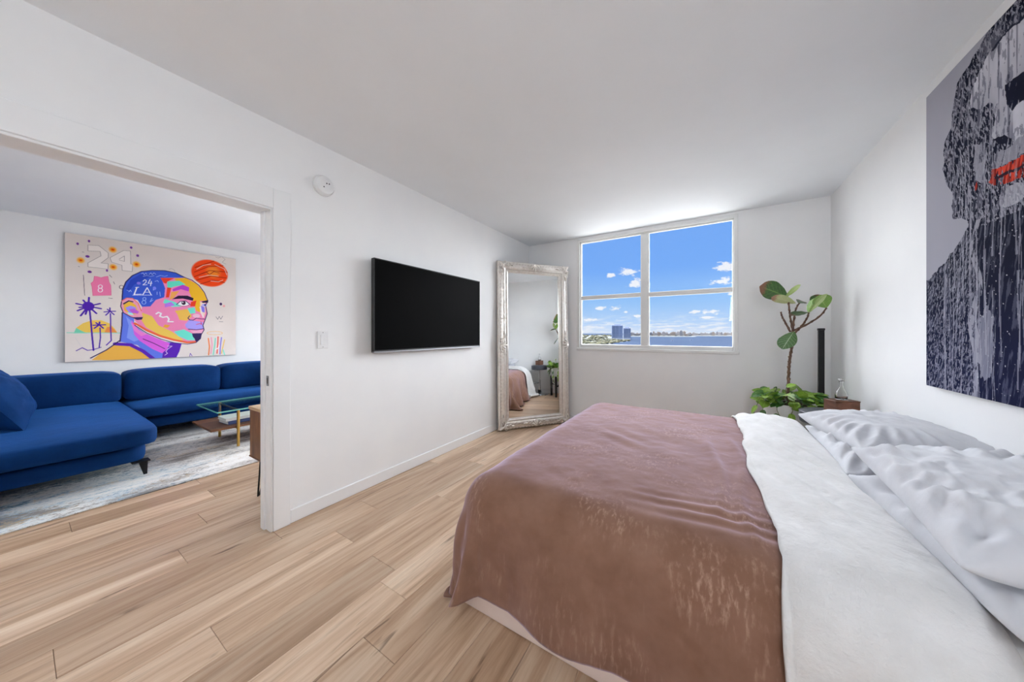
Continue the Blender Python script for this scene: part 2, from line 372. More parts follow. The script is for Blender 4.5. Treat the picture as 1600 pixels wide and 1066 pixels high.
# ================================================================== SETTING
LX, RX, FY, BY, CH = -2.2, .95, 3.98, -1.6, 2.44       # bedroom: left, right, window wall, back, ceiling
WT = .126; VX = -6.12                                    # partition thickness, sofa wall
OY0, OY1, OZ = -1.15, .818, 1.92                         # wide doorway in the partition
st = struct('floor', MB().box(VX-.1, RX+.1, BY-.1, FY+.1, -.1, -.012), M['dark_line'])
pw, pl = .187, 1.22
k = 0; meshes = {}
ends = {-1.882: 1.02, -2.443: .475, -1.695: .42, -1.508: 1.01}
x = -1.882-23*pw; rng = random.Random(3)
def plank_mesh(w, l):
    key = (round(w, 3), round(l, 3))
    if key not in meshes:
        meshes[key] = meshof('plank', MB().box(.0004, w-.0004, .0006, l-.0006, -.012, 0, bev=.0012), M['plank'])
    return meshes[key]
while x < RX-.01:
    w = min(pw, RX+.02-x)
    e = [v for kx, v in ends.items() if abs(kx-x) < .02]
    y = (e[0] if e else rng.uniform(0, pl))-3*pl
    while y < FY+.02:
        y0, y1 = max(y, BY-.02), min(y+pl, FY+.02)
        hidden = (x > -.9 and y0 > 1.2 and y1 < 2.5) or (x+w < -3.6 and y0 > .8 and x < -5.2)
        if y1-y0 > .05 and x+w > VX-.02 and not hidden:
            o = bpy.data.objects.new('plank', plank_mesh(w, y1-y0)); COL.objects.link(o); o.parent = st; o.location = (x, y0, 0)
        y += pl
    x += pw
struct('ceiling', MB().box(VX-.1, RX+.1, BY-.1, FY+.2, CH, CH+.12), M['ceiling'])
wl = MB().box(LX-WT, LX, OY1, FY+.05, -.05, CH+.02).box(LX-WT, LX, OY0, OY1, OZ, CH+.02).box(LX-WT, LX, BY-.05, OY0, -.05, CH+.02)
struct('wall_left', wl, M['wall'])
struct('wall_right', MB().box(RX, RX+.15, BY-.1, FY+.2, -.05, CH+.02), M['wall'])
struct('wall_back', MB().box(VX-.1, RX+.1, BY-.15, BY, -.05, CH+.02), M['wall'])
struct('wall_living', MB().box(VX-.15, VX, BY-.1, FY+.2, -.05, CH+.02), M['wall'])
def wall_hole(x0, x1, y0, y1, hx0, hx1, hz0, hz1):
    return MB().box(x0, hx0, y0, y1, -.05, CH+.02).box(hx1, x1, y0, y1, -.05, CH+.02).box(hx0, hx1, y0, y1, -.05, hz0).box(hx0, hx1, y0, y1, hz1, CH+.02)
WX0, WX1, WZ0, WZ1 = -1.475, .258, .958, 2.415
struct('wall_window', wall_hole(LX-.06, RX+.1, FY, FY+.052, WX0+.03, WX1-.03, WZ0+.03, WZ1-.03), M['wall'])
struct('wall_living_window', wall_hole(VX-.1, LX-.06, FY, FY+.2, -5.3, -2.8, .25, 2.2), M['wall'])
# --- bedroom window
wn = MB()
wn.box(WX0, WX1, FY-.012, FY+.02, WZ1-.035, WZ1, .003).box(WX0, WX0+.035, FY-.012, FY+.02, WZ0+.02, WZ1-.03, .003).box(WX1-.035, WX1, FY-.012, FY+.02, WZ0+.02, WZ1-.03, .003)
GX0, GX1, GZ0, GZ1 = WX0+.052, WX1-.046, 1.035, 2.362   # visible glass
wn.box(WX0+.03, GX0, FY+.01, FY+.05, WZ0+.03, WZ1-.03, .004).box(GX1, WX1-.03, FY+.01, FY+.05, WZ0+.03, WZ1-.03, .004).box(WX0+.03, WX1-.03, FY+.01, FY+.05, GZ1, WZ1-.03, .004)
wn.box(GX0, GX1, FY+.005, FY+.05, WZ0+.03, GZ0, .004)
win = struct('window_1', wn, M['frame_white'])
obj('sill', MB().box(WX0-.005, WX1+.012, FY-.022, FY+.03, WZ0, WZ0+.034, .005), M['frame_white'], win)
obj('mullion', MB().box(-.688, -.606, FY+.012, FY+.05, GZ0, GZ1, .004).box(-.606, -.595, FY+.022, FY+.05, GZ0, GZ1, .002), M['frame_white'], win)
obj('rail', MB().box(GX0, -.688, FY+.016, FY+.05, 1.617, 1.668, .004), M['frame_white'], win)
obj('rail', MB().box(-.606, GX1, FY+.016, FY+.05, 1.61, 1.664, .004), M['frame_white'], win)
for (a, b_) in ((GX0, -.688), (-.606, GX1)):
    for (c0, c1) in ((GZ0, 1.612), (1.666, GZ1)):
        obj('pane', MB().box(a-.004, b_+.004, FY+.042, FY+.046, c0-.004, c1+.004), M['glass'], win)
# --- living room window (beyond the doorway, on the same outer wall)
w2 = MB()
for (a, b_) in ((-5.3, -5.23), (-4.09, -4.01), (-2.87, -2.8)): w2.box(a, b_, FY+.01, FY+.09, .25, 2.2, .004)
w2.box(-5.3, -2.8, FY+.01, FY+.09, .25, .33, .004).box(-5.3, -2.8, FY+.01, FY+.09, 2.13, 2.2, .004)
win2 = struct('window_2', w2, M['frame_white'])
for (a, b_) in ((-5.23, -4.09), (-4.01, -2.87)): obj('pane', MB().box(a-.004, b_+.004, FY+.05, FY+.054, .325, 2.135), M['glass'], win2)
# --- doorway trim
tr = struct('trim_1', MB().box(LX, LX+.018, OY1, OY1+.091, 0, OZ+.12, .003).box(LX, LX+.018, OY0-.1, OY1+.0005, OZ, OZ+.12, .003).box(LX, LX+.018, OY0-.1, OY0, 0, OZ, .003), M['trim'])
obj('jamb', MB().box(LX-WT-.004, LX+.012, OY1-.012, OY1, 0, OZ, .002).box(LX-WT-.004, LX+.012, OY0, OY1-.012, OZ-.012, OZ, .002).box(LX-WT+.03, LX-.05, OY1-.024, OY1-.011, 0, OZ-.011, .002)
    .box(LX-WT-.004, LX+.012, OY0, OY0+.012, 0, OZ, .002), M['trim'], tr)
sp_ = obj('strike_plate', MB().box(LX-.038, LX-.012, OY1-.0145, OY1-.0118, .865, .925, .0008), M['brushed'], tr)
obj('latch_hole', MB().box(LX-.031, LX-.019, OY1-.0152, OY1-.0140, .878, .912), M['dark_line'], sp_)
struct('trim_2', MB().box(LX-WT-.018, LX-WT, OY1, OY1+.091, 0, OZ+.12, .003).box(LX-WT-.018, LX-WT, OY0-.1, OY1, OZ, OZ+.12, .003), M['trim'])
BH = .085
struct('baseboard_left', MB().box(LX, LX+.013, OY1+.091, FY, 0, BH, .004), M['trim'])
struct('baseboard_window', MB().box(LX, RX, FY-.013, FY, 0, BH, .004), M['trim'])
struct('baseboard_right', MB().box(RX-.013, RX, BY, FY, 0, BH, .004), M['trim'])
struct('baseboard_living', MB().box(VX, VX+.013, BY, FY, 0, BH, .004), M['trim'])
# --- world outside: high floor over a bay
SEA = -41
struct('sea', MB().box(-60000, 60000, 60, 90000, SEA-1, SEA), noisy(mat('bay_water', rough=.8, spec=0), (40, 49, 64), (45, 54, 70), .004, (1, 3, 1), .4, .6))
struct('bounce_ledge', MB().box(-7, 3, FY+.22, FY+3.4, .3, .55, .02), mat('bounce_ledge_pale', (214, 212, 206), .9))  # added unseen ledge, bounces sunlight up through the window onto the ceiling
# ================================================================== OUTSIDE
def dirp(az, dist, z=0): a = math.radians(az); return Vector((dist*math.sin(a), dist*math.cos(a), z))
M['tower'] = noisy(mat('tower_concrete', (134, 146, 168), .9, spec=.1), (128, 140, 164), (142, 152, 172), .02)
M['tower_glass'] = noisy(mat('tower_windows', (98, 112, 138), .6, spec=.1), (92, 106, 134), (106, 118, 142), .02)
M['hill_green'] = noisy(mat('hill_green', (32, 37, 28), .95), (25, 31, 25), (42, 46, 32), .01)
M['tree_green'] = noisy(mat('island_trees', (40, 45, 26), .95), (26, 33, 20), (70, 68, 40), .012)
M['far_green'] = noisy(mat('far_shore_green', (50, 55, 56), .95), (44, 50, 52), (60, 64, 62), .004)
M['city_a'] = noisy(mat('city_white', (122, 122, 124), .9), (116, 116, 120), (130, 128, 128), .01)
M['city_b'] = noisy(mat('city_beige', (112, 104, 98), .9), (106, 98, 93), (120, 112, 106), .01)
M['city_c'] = noisy(mat('city_grey', (94, 98, 106), .9), (88, 92, 101), (101, 105, 112), .01)
# wooded island in front, lower left of the window view
rng = random.Random(5)
NI, NJ = 60, 22
P = np.zeros((NI, NJ, 3))
for i in range(NI):
    az = -27+(i/(NI-1))*15.6
    t = i/(NI-1)
    d0 = 830+max(0, t-.62)*2600+30*math.sin(i*1.7)
    for j in range(NJ):
        s = j/(NJ-1); d = d0+(2700-d0)*s
        hgt = (math.sin(min(1, s*1.25)*PI*.6)**.7 if s > 0 else 0)*(9+19*sst(s, .35, .9))*(1-.6*sst(t, .75, 1)) + (2.5*math.sin(i*2.3+j*1.9) if 0 < s < 1 else 0)
        if s == 1: hgt = 0
        P[i, j] = dirp(az, d, SEA-1+max(hgt, 0))
struct('island', MB().grid(P), M['hill_green'], smooth=True)
tb = MB()
bm = bmesh.new(); bmesh.ops.create_icosphere(bm, subdivisions=1, radius=1); bm.verts.index_update()
IV = [v.co.copy() for v in bm.verts]; IF = [[v.index for v in f.verts] for f in bm.faces]; bm.free()
for q in range(900):
    i = rng.uniform(0, NI-2); j = (rng.random()**1.5)*(NJ-3)+1
    p = P[int(i), int(j)]+(P[int(i)+1, int(j)+1]-P[int(i), int(j)])*rng.random(); r = rng.uniform(5, 10)
    if 1900 < math.hypot(p[0], p[1]) < 2230 and -15.2 < math.degrees(math.atan2(p[0], p[1])) < -10.6: continue
    tb.add([(p[0]+v.x*r*1.2, p[1]+v.y*r, p[2]+v.z*r*.6+1.5) for v in IV], IF)
tag(obj('island_trees', tb, M['tree_green'], smooth=True), 'rounded green treetops covering the low island outside the window', 'trees', kind='stuff')
# two towers on the island
def tower(az, d, w, dep, h, floors, label):
    p = dirp(az, d, SEA+14); t = thing('apartment_tower', p, label, 'building', 'towers on the island')
    a = math.radians(-az)
    mt = Matrix.Translation(p) @ Matrix.Rotation(a, 4, 'Z')
    obj('tower_block', MB().box(-w/2, w/2, -dep/2, dep/2, -8, h, .6).box(-w*.25, w*.3, -dep*.3, dep*.3, h, h+5, .3).xf(mt), M['tower'], t)
    wb = MB()
    for k in range(floors):
        z = 3+k*(h-5)/floors
        for s in (-1, 0, 1): wb.box(s*w*.31-w*.13, s*w*.31+w*.13, -dep/2-.5, -dep/2+.2, z, z+(h-5)/floors*.55)
    obj('window_bands', wb.xf(mt), M['tower_glass'], t); t.children[-1]['kind'] = 'stuff'
tower(-13.55, 2050, 66, 34, 78, 14, 'taller of the two blue-grey apartment towers on the island')
tower(-11.95, 1990, 42, 30, 60, 11, 'lower blue-grey apartment tower beside the taller one')
# far shore and its skyline
for (a0, a1, d, h, zz) in ((-13.5, -1.6, 4300, 22, 0), (-3, 16, 5600, 20, 0)):
    n = 70; P2 = np.zeros((n, 5, 3))
    for i in range(n):
        az = a0+(a1-a0)*i/(n-1); e = math.sin(PI*i/(n-1))**.35 if 0 < i < n-1 else 0
        for j in range(5):
            P2[i, j] = dirp(az, d+j*120, SEA-1+h*e*(0, .75, 1, .8, 0)[j]*(.8+.25*math.sin(i*1.3)+.15*math.sin(i*3.1)))
    struct('far_shore', MB().grid(P2), M['far_green'], smooth=True)
rng = random.Random(11)
cm = {}
for q in range(74):
    near = q < 46; k = q if near else q-46; row = (k*7) % 3
    az = -12+k*.212 if near else -2.5+k*.26
    d = (4440 if near else 5740)+row*85+rng.uniform(0, 12)
    kind = rng.choice('aaabbc')
    key = (kind, rng.randrange(4))
    if key not in cm:
        w, dd, h = rng.uniform(22, 40), rng.uniform(20, 36), rng.uniform(18, 46)*(1.4 if rng.random() < .25 else 1)
        mb = MB().box(-w/2, w/2, -dd/2, dd/2, -10, h, 1.0).box(-w*.2, w*.2, -dd*.2, dd*.2, h, h+h*.12, .5)
        for k in range(3): mb.box(-w/2-1.2, w/2+1.2, -dd/2-1.2, dd/2+1.2, h*(.2+.27*k), h*(.2+.27*k)+1.6)
        cm[key] = meshof('city_building', mb, M['city_'+kind])
    o = bpy.data.objects.new('city_building', cm[key]); COL.objects.link(o)
    o.location = dirp(az, d, SEA+12); o.rotation_euler.z = math.radians(-az); s = rng.uniform(.75, 1.25); o.scale = (1, 1, s)
    tag(o, 'small pale building in the far skyline across the bay', 'building', 'buildings of the far skyline')
def boat(az, d, s, label):
    p = dirp(az, d, SEA); t = thing('motorboat', p, label, 'boat')
    mt = Matrix.Translation(p) @ Matrix.Rotation(math.radians(20), 4, 'Z') @ Matrix.Scale(s, 4)
    obj('hull', MB().prism([(-5, -1.6), (3, -1.8), (6.5, 0), (3, 1.8), (-5, 1.6)], -.3, 1.5).xf(mt), mat('boat_hull', (96, 104, 140), .5), t)
    obj('cabin', MB().box(-2.5, 1.8, -1.1, 1.1, 1.5, 3.2, .3).xf(mt), M['city_c'], t)
boat(-5.0, 1900, 1.1, 'small boat on the bay, the one nearer the window mullion')
boat(-2.3, 2150, 1.0, 'small boat on the bay, the one further from the mullion')

# ================================================================== BED
BX0, BX1, BY0, BY1, BHt = -.935, .925, 1.04, 2.95, .525
bed = thing('bed', ((BX0+BX1)/2, (BY0+BY1)/2, 0), 'king size bed with low blush pink base under the velvet blanket', 'bed')
obj('base', MB().box(BX0, BX1, BY0, BY1, .0, .26, .018, seg=3), M['blush'], bed, smooth='auto')
# mattress with fitted sheet: rounded box, creased on top
def rbox(x0, x1, y0, y1, z0, z1, r, nx, ny, fn):
    """top-and-sides skin of a rounded slab, z0 at its lower rim"""
    ks = [(-1.0, z0)]
    us = np.concatenate([np.full(3, 0.0), np.linspace(0, 1, nx), np.full(3, 1.0)])
    P = []
    px = np.linspace(-1.57*r-(z1-z0-r), (x1-x0-2*r)+1.57*r+(z1-z0-r), nx); py = np.linspace(-1.57*r-(z1-z0-r), (y1-y0-2*r)+1.57*r+(z1-z0-r), ny)
    p, q = np.meshgrid(px, py, indexing='ij')
    return drape(p+x0+r, q+y0+r, x0+r, x1-r, y0+r, y1-r, z1, r, 0, fn, z0)
def drape(p, q, rx0, rx1, ry0, ry1, H, r, flare, fn=None, zmin=0.0, fold=0.0):
    """lay flat cloth (p,q) over a rounded slab: arc over the rim, then hang"""
    cx = np.clip(p, rx0, rx1); cyy = np.clip(q, ry0, ry1)
    dx, dy = p-cx, q-cyy; L = np.hypot(dx, dy); n = np.where(L > 1e-9, L, 1); nx, ny = dx/n, dy/n
    a = np.minimum(L, r*PI/2)/r; hang = np.maximum(L-r*PI/2, 0)
    out = r*np.sin(a)+hang*flare; z = H-r*(1-np.cos(a))-hang*math.sqrt(max(0, 1-flare*flare))
    ang = np.arctan2(dy, dx)
    corner = (np.abs(dx) > 1e-6) & (np.abs(dy) > 1e-6)
    if fold:
        hang = np.where(corner, np.minimum(hang, .40), hang)
        out = out+np.where(corner, hang*fold*(1+np.sin(ang*10+1.0))*np.clip(np.minimum(np.abs(dx), np.abs(dy))*8, 0, 1), 0)
        z = H-r*(1-np.cos(a))-hang*math.sqrt(max(0, 1-flare*flare))
    low = np.maximum(zmin-z, 0); z = np.maximum(z, zmin)+.022*np.abs(np.sin(low*40))*np.minimum(low*30, 1); out = out+.035*np.sin(low*34)*np.minimum(low*20, 1)+low*.08
    X_, Y_, Z_ = cx+nx*out, cyy+ny*out, z
    if fn is not None:
        w = fn(p, q); X_ = X_+nx*np.sin(a)*w; Y_ = Y_+ny*np.sin(a)*w; Z_ = Z_+np.cos(a)*w
    return np.stack([X_, Y_, Z_], -1)
ms = rbox(BX0+.01, BX1, BY0+.01, BY1-.01, .26, BHt, .135, 150, 130,
          lambda p, q: .010*sst(p, .3, .5)*(fbm(p*9+q*4, q*7, 5)-.5)*2+.008*sst(p, .3, .5)*np.sin((p*1.0+q*.35)*46+4*fbm(p*5, q*5, 9))*fbm(p*4, q*4, 3))
obj('mattress', MB().grid(ms), M['cotton'], bed, smooth=True)
sb = MB()
for k in range(13):
    y = 1.90+k*.052; sb.box(.512, .55+.012*math.sin(k*2), y, y+.03, BHt+.006, BHt+.0105, .001)
o = obj('stripe_band', sb, M['stripe'], bed); o['kind'] = 'stuff'; o['label'] = 'short grey woven bars along the sheet hem'
# velvet blanket
p, q = np.meshgrid(np.linspace(BX0+.135-.555, .255, 190), np.linspace(BY0+.145-.535, BY1-.145+.66, 320), indexing='ij')
def wr(p, q):
    top = 1.0
    s = .006*(fbm(p*4, q*4, 21)-.5)*2+.003*(fbm(p*14, q*14, 8)-.5)*2
    # soft ridges pulled towards the folded duvet, and drag lines near its edge
    rid = np.exp(-((p-.02-.03*np.sin(q*5))/.020)**2)*sst(q, 1.15, 1.5)*(1-sst(q, 2.0, 2.3))*.012
    rid = rid+np.exp(-((p-.12-.02*np.sin(q*7+1))/.018)**2)*sst(q, 1.0, 1.3)*(1-sst(q, 2.1, 2.4))*.010
    s = s+rid
    t = (q-1.30)-.10*(p+.1)
    s = s+.0045*np.sin(t*95+3*fbm(p*6, q*6, 2))*np.exp(-((q-1.27)/.09)**2)*np.exp(-((p-.02)/.22)**2)
    s = s+.005*np.sin((q+p*.6)*38+3*fbm(p*3, q*3, 12))*np.exp(-((q-1.95)/.16)**2)*np.exp(-((p+.42)/.16)**2)
    # slow waves in what hangs down at the sides
    hg = np.maximum(np.maximum(BY0+.02-q, q-BY1+.02), np.maximum(-.86-p, 0))
    far = np.where(q > 2, 1.9, 1.0)
    s = s+np.clip(hg, 0, .5)*far*np.maximum(0, .05+.055*np.sin(p*12+2*fbm(p*3, q*2, 4)+np.where(q > 2, 1.5, 0))+.035*np.sin(q*13+1)*(p < -.8)+.04*(fbm(p*5, q*3, 6)-.5))
    return s
bl = drape(p, q, BX0+.135, 2.0, BY0+.145, BY1-.145, BHt+.024, .15, .06, wr, .014, .08)
o = obj('blanket', MB().grid(bl), M['blanket'], smooth=True, fix=False); md = o.modifiers.new('thick', 'SOLIDIFY'); md.thickness = .006; md.offset = 1
tag(o, 'dusty pink crushed velvet blanket hanging over the foot and sides of the bed', 'blanket')
# white duvet turned back over the blanket
p, q = np.meshgrid(np.linspace(.165, .53, 52), np.linspace(BY0+.14-.64, BY1-.14+.72, 330), indexing='ij')
def wd(p, q):
    t = np.clip((p-.18)/.345, 0, 1)
    s = .010+.034*np.sin(PI*np.clip(t, 0, 1))**.55*(1-.25*t)
    s = s-.02*sst(p, .495, .53)
    s = s+.012*(fbm(p*6+q*2, q*5, 31)-.5)*2*np.sin(PI*t)+.008*(fbm(p*22, q*14, 37)-.5)
    s = s+.006*np.sin((p*1.3+q*.45)*52+5*fbm(p*5, q*3, 14))*sst(fbm(p*3, q*3, 44), .45, .6)
    hg = np.maximum(np.maximum(BY0+.02-q, q-BY1+.02), 0)
    s = s+np.clip(hg, 0, .5)*np.where(q > 2, 1.8, 1)*(.06+.05*np.sin(p*16+1)+.06*(fbm(p*5, q*3, 16)-.5))
    return s
edge = .012*np.sin(q*6)+.006*np.sin(q*17)
dv = drape(p+edge*(1-sst(p, .17, .32)), q, -9, 9, BY0+.145, BY1-.145, BHt+.030, .158, .06, wd, .03)
o = obj('duvet', MB().grid(dv), M['duvet'], smooth=True, fix=False); md = o.modifiers.new('thick', 'SOLIDIFY'); md.thickness = .012; md.offset = 1
tag(o, 'white cotton duvet turned back in a broad band between blanket and pillows', 'duvet')
# pillows
def pillow(loc, w, l, t, rot, seed, label, sag=0, corner=.10, wr=1.0):
    n = 96; u, v = np.meshgrid(np.linspace(-1, 1, n), np.linspace(-1, 1, n), indexing='ij')
    e = np.clip((1-np.abs(u)**2.6)*(1-np.abs(v)**2.6), 0, 1)
    prof = e**.46
    rim = np.clip(1-np.maximum(np.abs(u), np.abs(v)), 0, 1)
    wk = .5*(fbm(u*3+seed, v*3, seed)-.5)+.25*(fbm(u*8, v*8+seed, seed+3)-.5)
    ang = np.arctan2(v, u); rr = np.hypot(u, v)
    rays = np.sin(ang*23+4*fbm(u*2, v*2, seed+7))*sst(rr, .45, 1.05)*np.clip(rim*9, 0, 1)
    X_ = u*w/2*(1-corner*(1-v*v)*np.abs(u)**3); Y_ = v*l/2*(1-corner*.8*(1-u*u)*np.abs(v)**3)
    zt = t*.58*prof*(1+wk*.5*wr)+.010*rays*(prof > .02)+.019*wr*np.sin((u*.9+v*1.9)*6+7*fbm(u*2, v*2, seed+5))*prof*sst(fbm(u*1.6+4, v*1.6, seed+9), .4, .7)+.010*wr*np.sin((u*1.4-v*.6)*15+6*fbm(u*2, v*3, seed+15))*prof*sst(fbm(u*2+9, v*2, seed+19), .45, .65)
    zb = -t*.42*prof*(1-.2*wk)
    curl = .018*np.abs(u*v)**4
    A = np.stack([X_, Y_, zt+curl-sag*u*u], -1); B = np.stack([X_, Y_, zb+curl-sag*u*u-.0015], -1)
    mb = MB().grid(A); mb.grid(B, flip=True)
    mt = Matrix.Translation(Vector(loc)) @ Euler([math.radians(a) for a in rot], 'XYZ').to_matrix().to_4x4()
    mb.xf(mt)
    bm = bmesh.new(); vs_ = [bm.verts.new(p_) for p_ in mb.v]
    for f in mb.f: bm.faces.new([vs_[i] for i in f])
    bmesh.ops.remove_doubles(bm, verts=bm.verts, dist=.0016); bm.verts.index_update()
    m2 = MB().add([v_.co for v_ in bm.verts], [[v_.index for v_ in f.verts] for f in bm.faces]); bm.free()
    o = obj('pillow', m2, M['pillow'], smooth=True, org=loc)
    return tag(o, label, 'pillow', 'pillows at the head of the bed')
pillow((.715, 2.20, .588), .45, .80, .135, (0, 0, -2), 3, 'lower white pillow of the pair nearer the window, pressed flat on the sheet')
pillow((.715, 1.385, .592), .46, .82, .145, (0, 0, 2), 5, 'lower white pillow of the pair nearer the doorway, end creased')
pillow((.74, 2.315, .672), .45, .66, .15, (0, -4, 8), 8, 'upper pillow nearer the window with a pointed corner facing the plant', wr=.3)
pillow((.715, 1.46, .698), .47, .82, .165, (1, -6, -4), 12, 'upper pillow nearer the doorway, wrinkled and resting on the creased lower one')
# ================================================================== BEDROOM THINGS
# television
t = thing('television', (LX, 2.08, 1.39), 'large black flat television mounted on the white wall', 'television')
ty0, ty1, tz0, tz1, tx = 1.437, 2.722, 1.03, 1.748, LX+.072
obj('housing', MB().box(tx-.034, tx-.003, ty0, ty1, tz0, tz1, .006, seg=2).box(tx-.052, tx-.03, ty0+.25, ty1-.25, tz0+.08, tz1-.22, .01), M['black_plastic'], t, smooth='auto')
obj('bezel', MB().box(tx-.004, tx+.003, ty0, ty1, tz1-.007, tz1, .001).box(tx-.004, tx+.003, ty0, ty0+.007, tz0, tz1-.006, .001).box(tx-.004, tx+.003, ty1-.007, ty1, tz0, tz1-.006, .001).box(tx-.004, tx+.003, ty0, ty1, tz0+.012, tz0+.02, .001), M['black_plastic'], t)
obj('screen', MB().box(tx-.004, tx+.0005, ty0+.007, ty1-.007, tz0+.02, tz1-.007), M['screen'], t)
obj('lower_strip', MB().box(tx-.02, tx+.004, ty0, ty1, tz0-.002, tz0+.011, .002), M['silver_strip'], t)
obj('wall_mount', MB().box(LX+.001, LX+.006, 1.9, 2.26, 1.2, 1.6, .001).box(LX+.004, LX+.024, 1.98, 2.02, 1.22, 1.58, .002).box(LX+.004, LX+.024, 2.14, 2.18, 1.22, 1.58, .002), M['black_metal'], t)
# smoke detector and switch
t = thing('smoke_detector', (LX, 1.108, 2.168), 'round white smoke detector high on the wall beside the doorway', 'detector')
rot = Matrix.Translation((LX, 1.108, 2.168)) @ Matrix.Rotation(PI/2, 4, 'Y')
obj('backplate', MB().lathe((0, 0, 0), [(.066, 0.001), (.068, .004), (.068, .012), (.060, .0125)], 40).xf(rot), M['plastic'], t, smooth='auto')
obj('cover', MB().lathe((0, 0, 0), [(.060, .012), (.0635, .014), (.063, .026), (.056, .036), (.034, .040), (.033, .0385), (.0, .0385)], 40, cap=False).xf(rot), M['plastic'], t, smooth='auto')
for (a, b_) in ((.016, -.012), (-.012, .006), (-.014, .022)):
    obj('vent_hole', MB().lathe((a, b_, .0382), [(.0042, 0), (.0042, .0012)], 12).xf(rot), M['black_plastic'], t)
t = thing('light_switch', (LX, 1.106, 1.134), 'small white rocker light switch between doorway and television', 'switch')
obj('plate', MB().box(LX+.0005, LX+.006, 1.071, 1.141, 1.077, 1.192, .002), M['plastic'], t)
obj('rocker', MB().box(LX+.005, LX+.009, 1.0895, 1.1225, 1.1, 1.168, .0015), M['plastic'], t)
for z in (1.086, 1.183): obj('screw', MB().lathe((0, 0, 0), [(.003, 0), (.003, .0012)], 10).xf(Matrix.Translation((LX+.0058, 1.106, z)) @ Matrix.Rotation(PI/2, 4, 'Y')), M['brushed'], t)

# ornate leaning mirror
mw, mh, fw = .985, 2.06, .135
A0 = Vector((-2.128, 3.093, 0)); ma = math.radians(54); lean = .022
ux = Vector((math.cos(ma), math.sin(ma), 0)); nn = Vector((math.sin(ma), -math.cos(ma), 0))
uy = (Vector((0, 0, 1))*math.cos(lean)-nn*math.sin(lean)); uz = nn*math.cos(lean)+Vector((0, 0, 1))*math.sin(lean)
MT = Matrix(((ux.x, uy.x, uz.x, A0.x), (ux.y, uy.y, uz.y, A0.y), (ux.z, uy.z, uz.z, A0.z+.004), (0, 0, 0, 1)))
t = thing('floor_mirror', A0, 'tall leaning floor mirror in an ornate champagne silver frame across the corner', 'mirror')
# frame: moulding profile (inset from outer edge, height) swept round with mitred corners
prof = [(0, -.045), (0, -.012), (.006, -.004), (.014, .004), (.022, .006), (.028, .003), (.036, .006), (.055, .020), (.075, .023), (.092, .016), (.100, .006), (.106, .006), (.110, .010), (.116, .010), (.120, .002), (.128, .000), (.135, -.008), (.135, -.03)]
fb = MB()
def side(p0, p1, inw, L):
    n = int(L/.012); d = (p1-p0).normalized(); P = np.zeros((n, len(prof), 3))
    for i in range(n):
        for j, (o_, h) in enumerate(prof):
            s = o_+(L-2*o_)*i/(n-1); q_ = p0+d*s+inw*o_
            carve = 0
            if .03 < o_ < .1: carve = .0016*math.sin(s*95+2*math.sin(s*31))*math.sin(o_*190)+.0012*(float(vnoise(s*60, o_*90, 3))-.5)
            if o_ < .03 and h > -.01: carve = .0025*math.sin(s*150)
            P[i, j] = (q_.x, q_.y, h+carve)
    fb.grid(P)
V2 = lambda x, y: Vector((x, y, 0))
side(V2(0, 0), V2(mw, 0), V2(0, 1), mw); side(V2(mw, 0), V2(mw, mh), V2(-1, 0), mh)
side(V2(mw, mh), V2(0, mh), V2(0, -1), mw); side(V2(0, mh), V2(0, 0), V2(1, 0), mh)
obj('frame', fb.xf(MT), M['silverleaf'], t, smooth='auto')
obj('glass', MB().box(fw-.006, mw-fw+.006, fw-.006, mh-fw+.006, -.03, -.022).xf(MT), M['mirror'], t)
obj('backboard', MB().box(.01, mw-.01, .01, mh-.01, -.044, -.031).xf(MT), M['black_wood'], t)
ob_rng = random.Random(4)
def scroll(mb, cx, cy, R, a0, turns, sgn, r0, z):
    pts = []; rs = []
    for k in range(22):
        f = k/21; a = a0+sgn*f*turns*2*PI; rr = R*(1-f*.82); pts.append((cx+rr*math.cos(a), cy+rr*math.sin(a), z+.006*f)); rs.append(r0*(.45+.9*f if f < .5 else 1.2-.6*f))
    mb.tube([(p_[0], p_[1], p_[2]+.010) for p_ in pts], rs, 6)
def lobe(mb, cx, cy, ln, wd_, ang, z, h):
    z += .010; h *= 1.15
    n1, n2 = 8, 7; P = np.zeros((n1, n2, 3)); ca, sa = math.cos(ang), math.sin(ang)
    for i in range(n1):
        f = i/(n1-1); w_ = wd_*math.sin(PI*min(1, f*.9+.1))**.7*(1-.25*f)
        for j in range(n2):
            g_ = j/(n2-1)*2-1; a, b_ = f*ln, g_*w_*(1+.15*math.cos(f*18)); zz = z+h*(1-g_*g_)*math.sin(PI*(f*.8+.15))-.002*abs(math.cos(g_*9))
            P[i, j] = (cx+a*ca-b_*sa, cy+a*sa+b_*ca, zz)
    mb.grid(P)
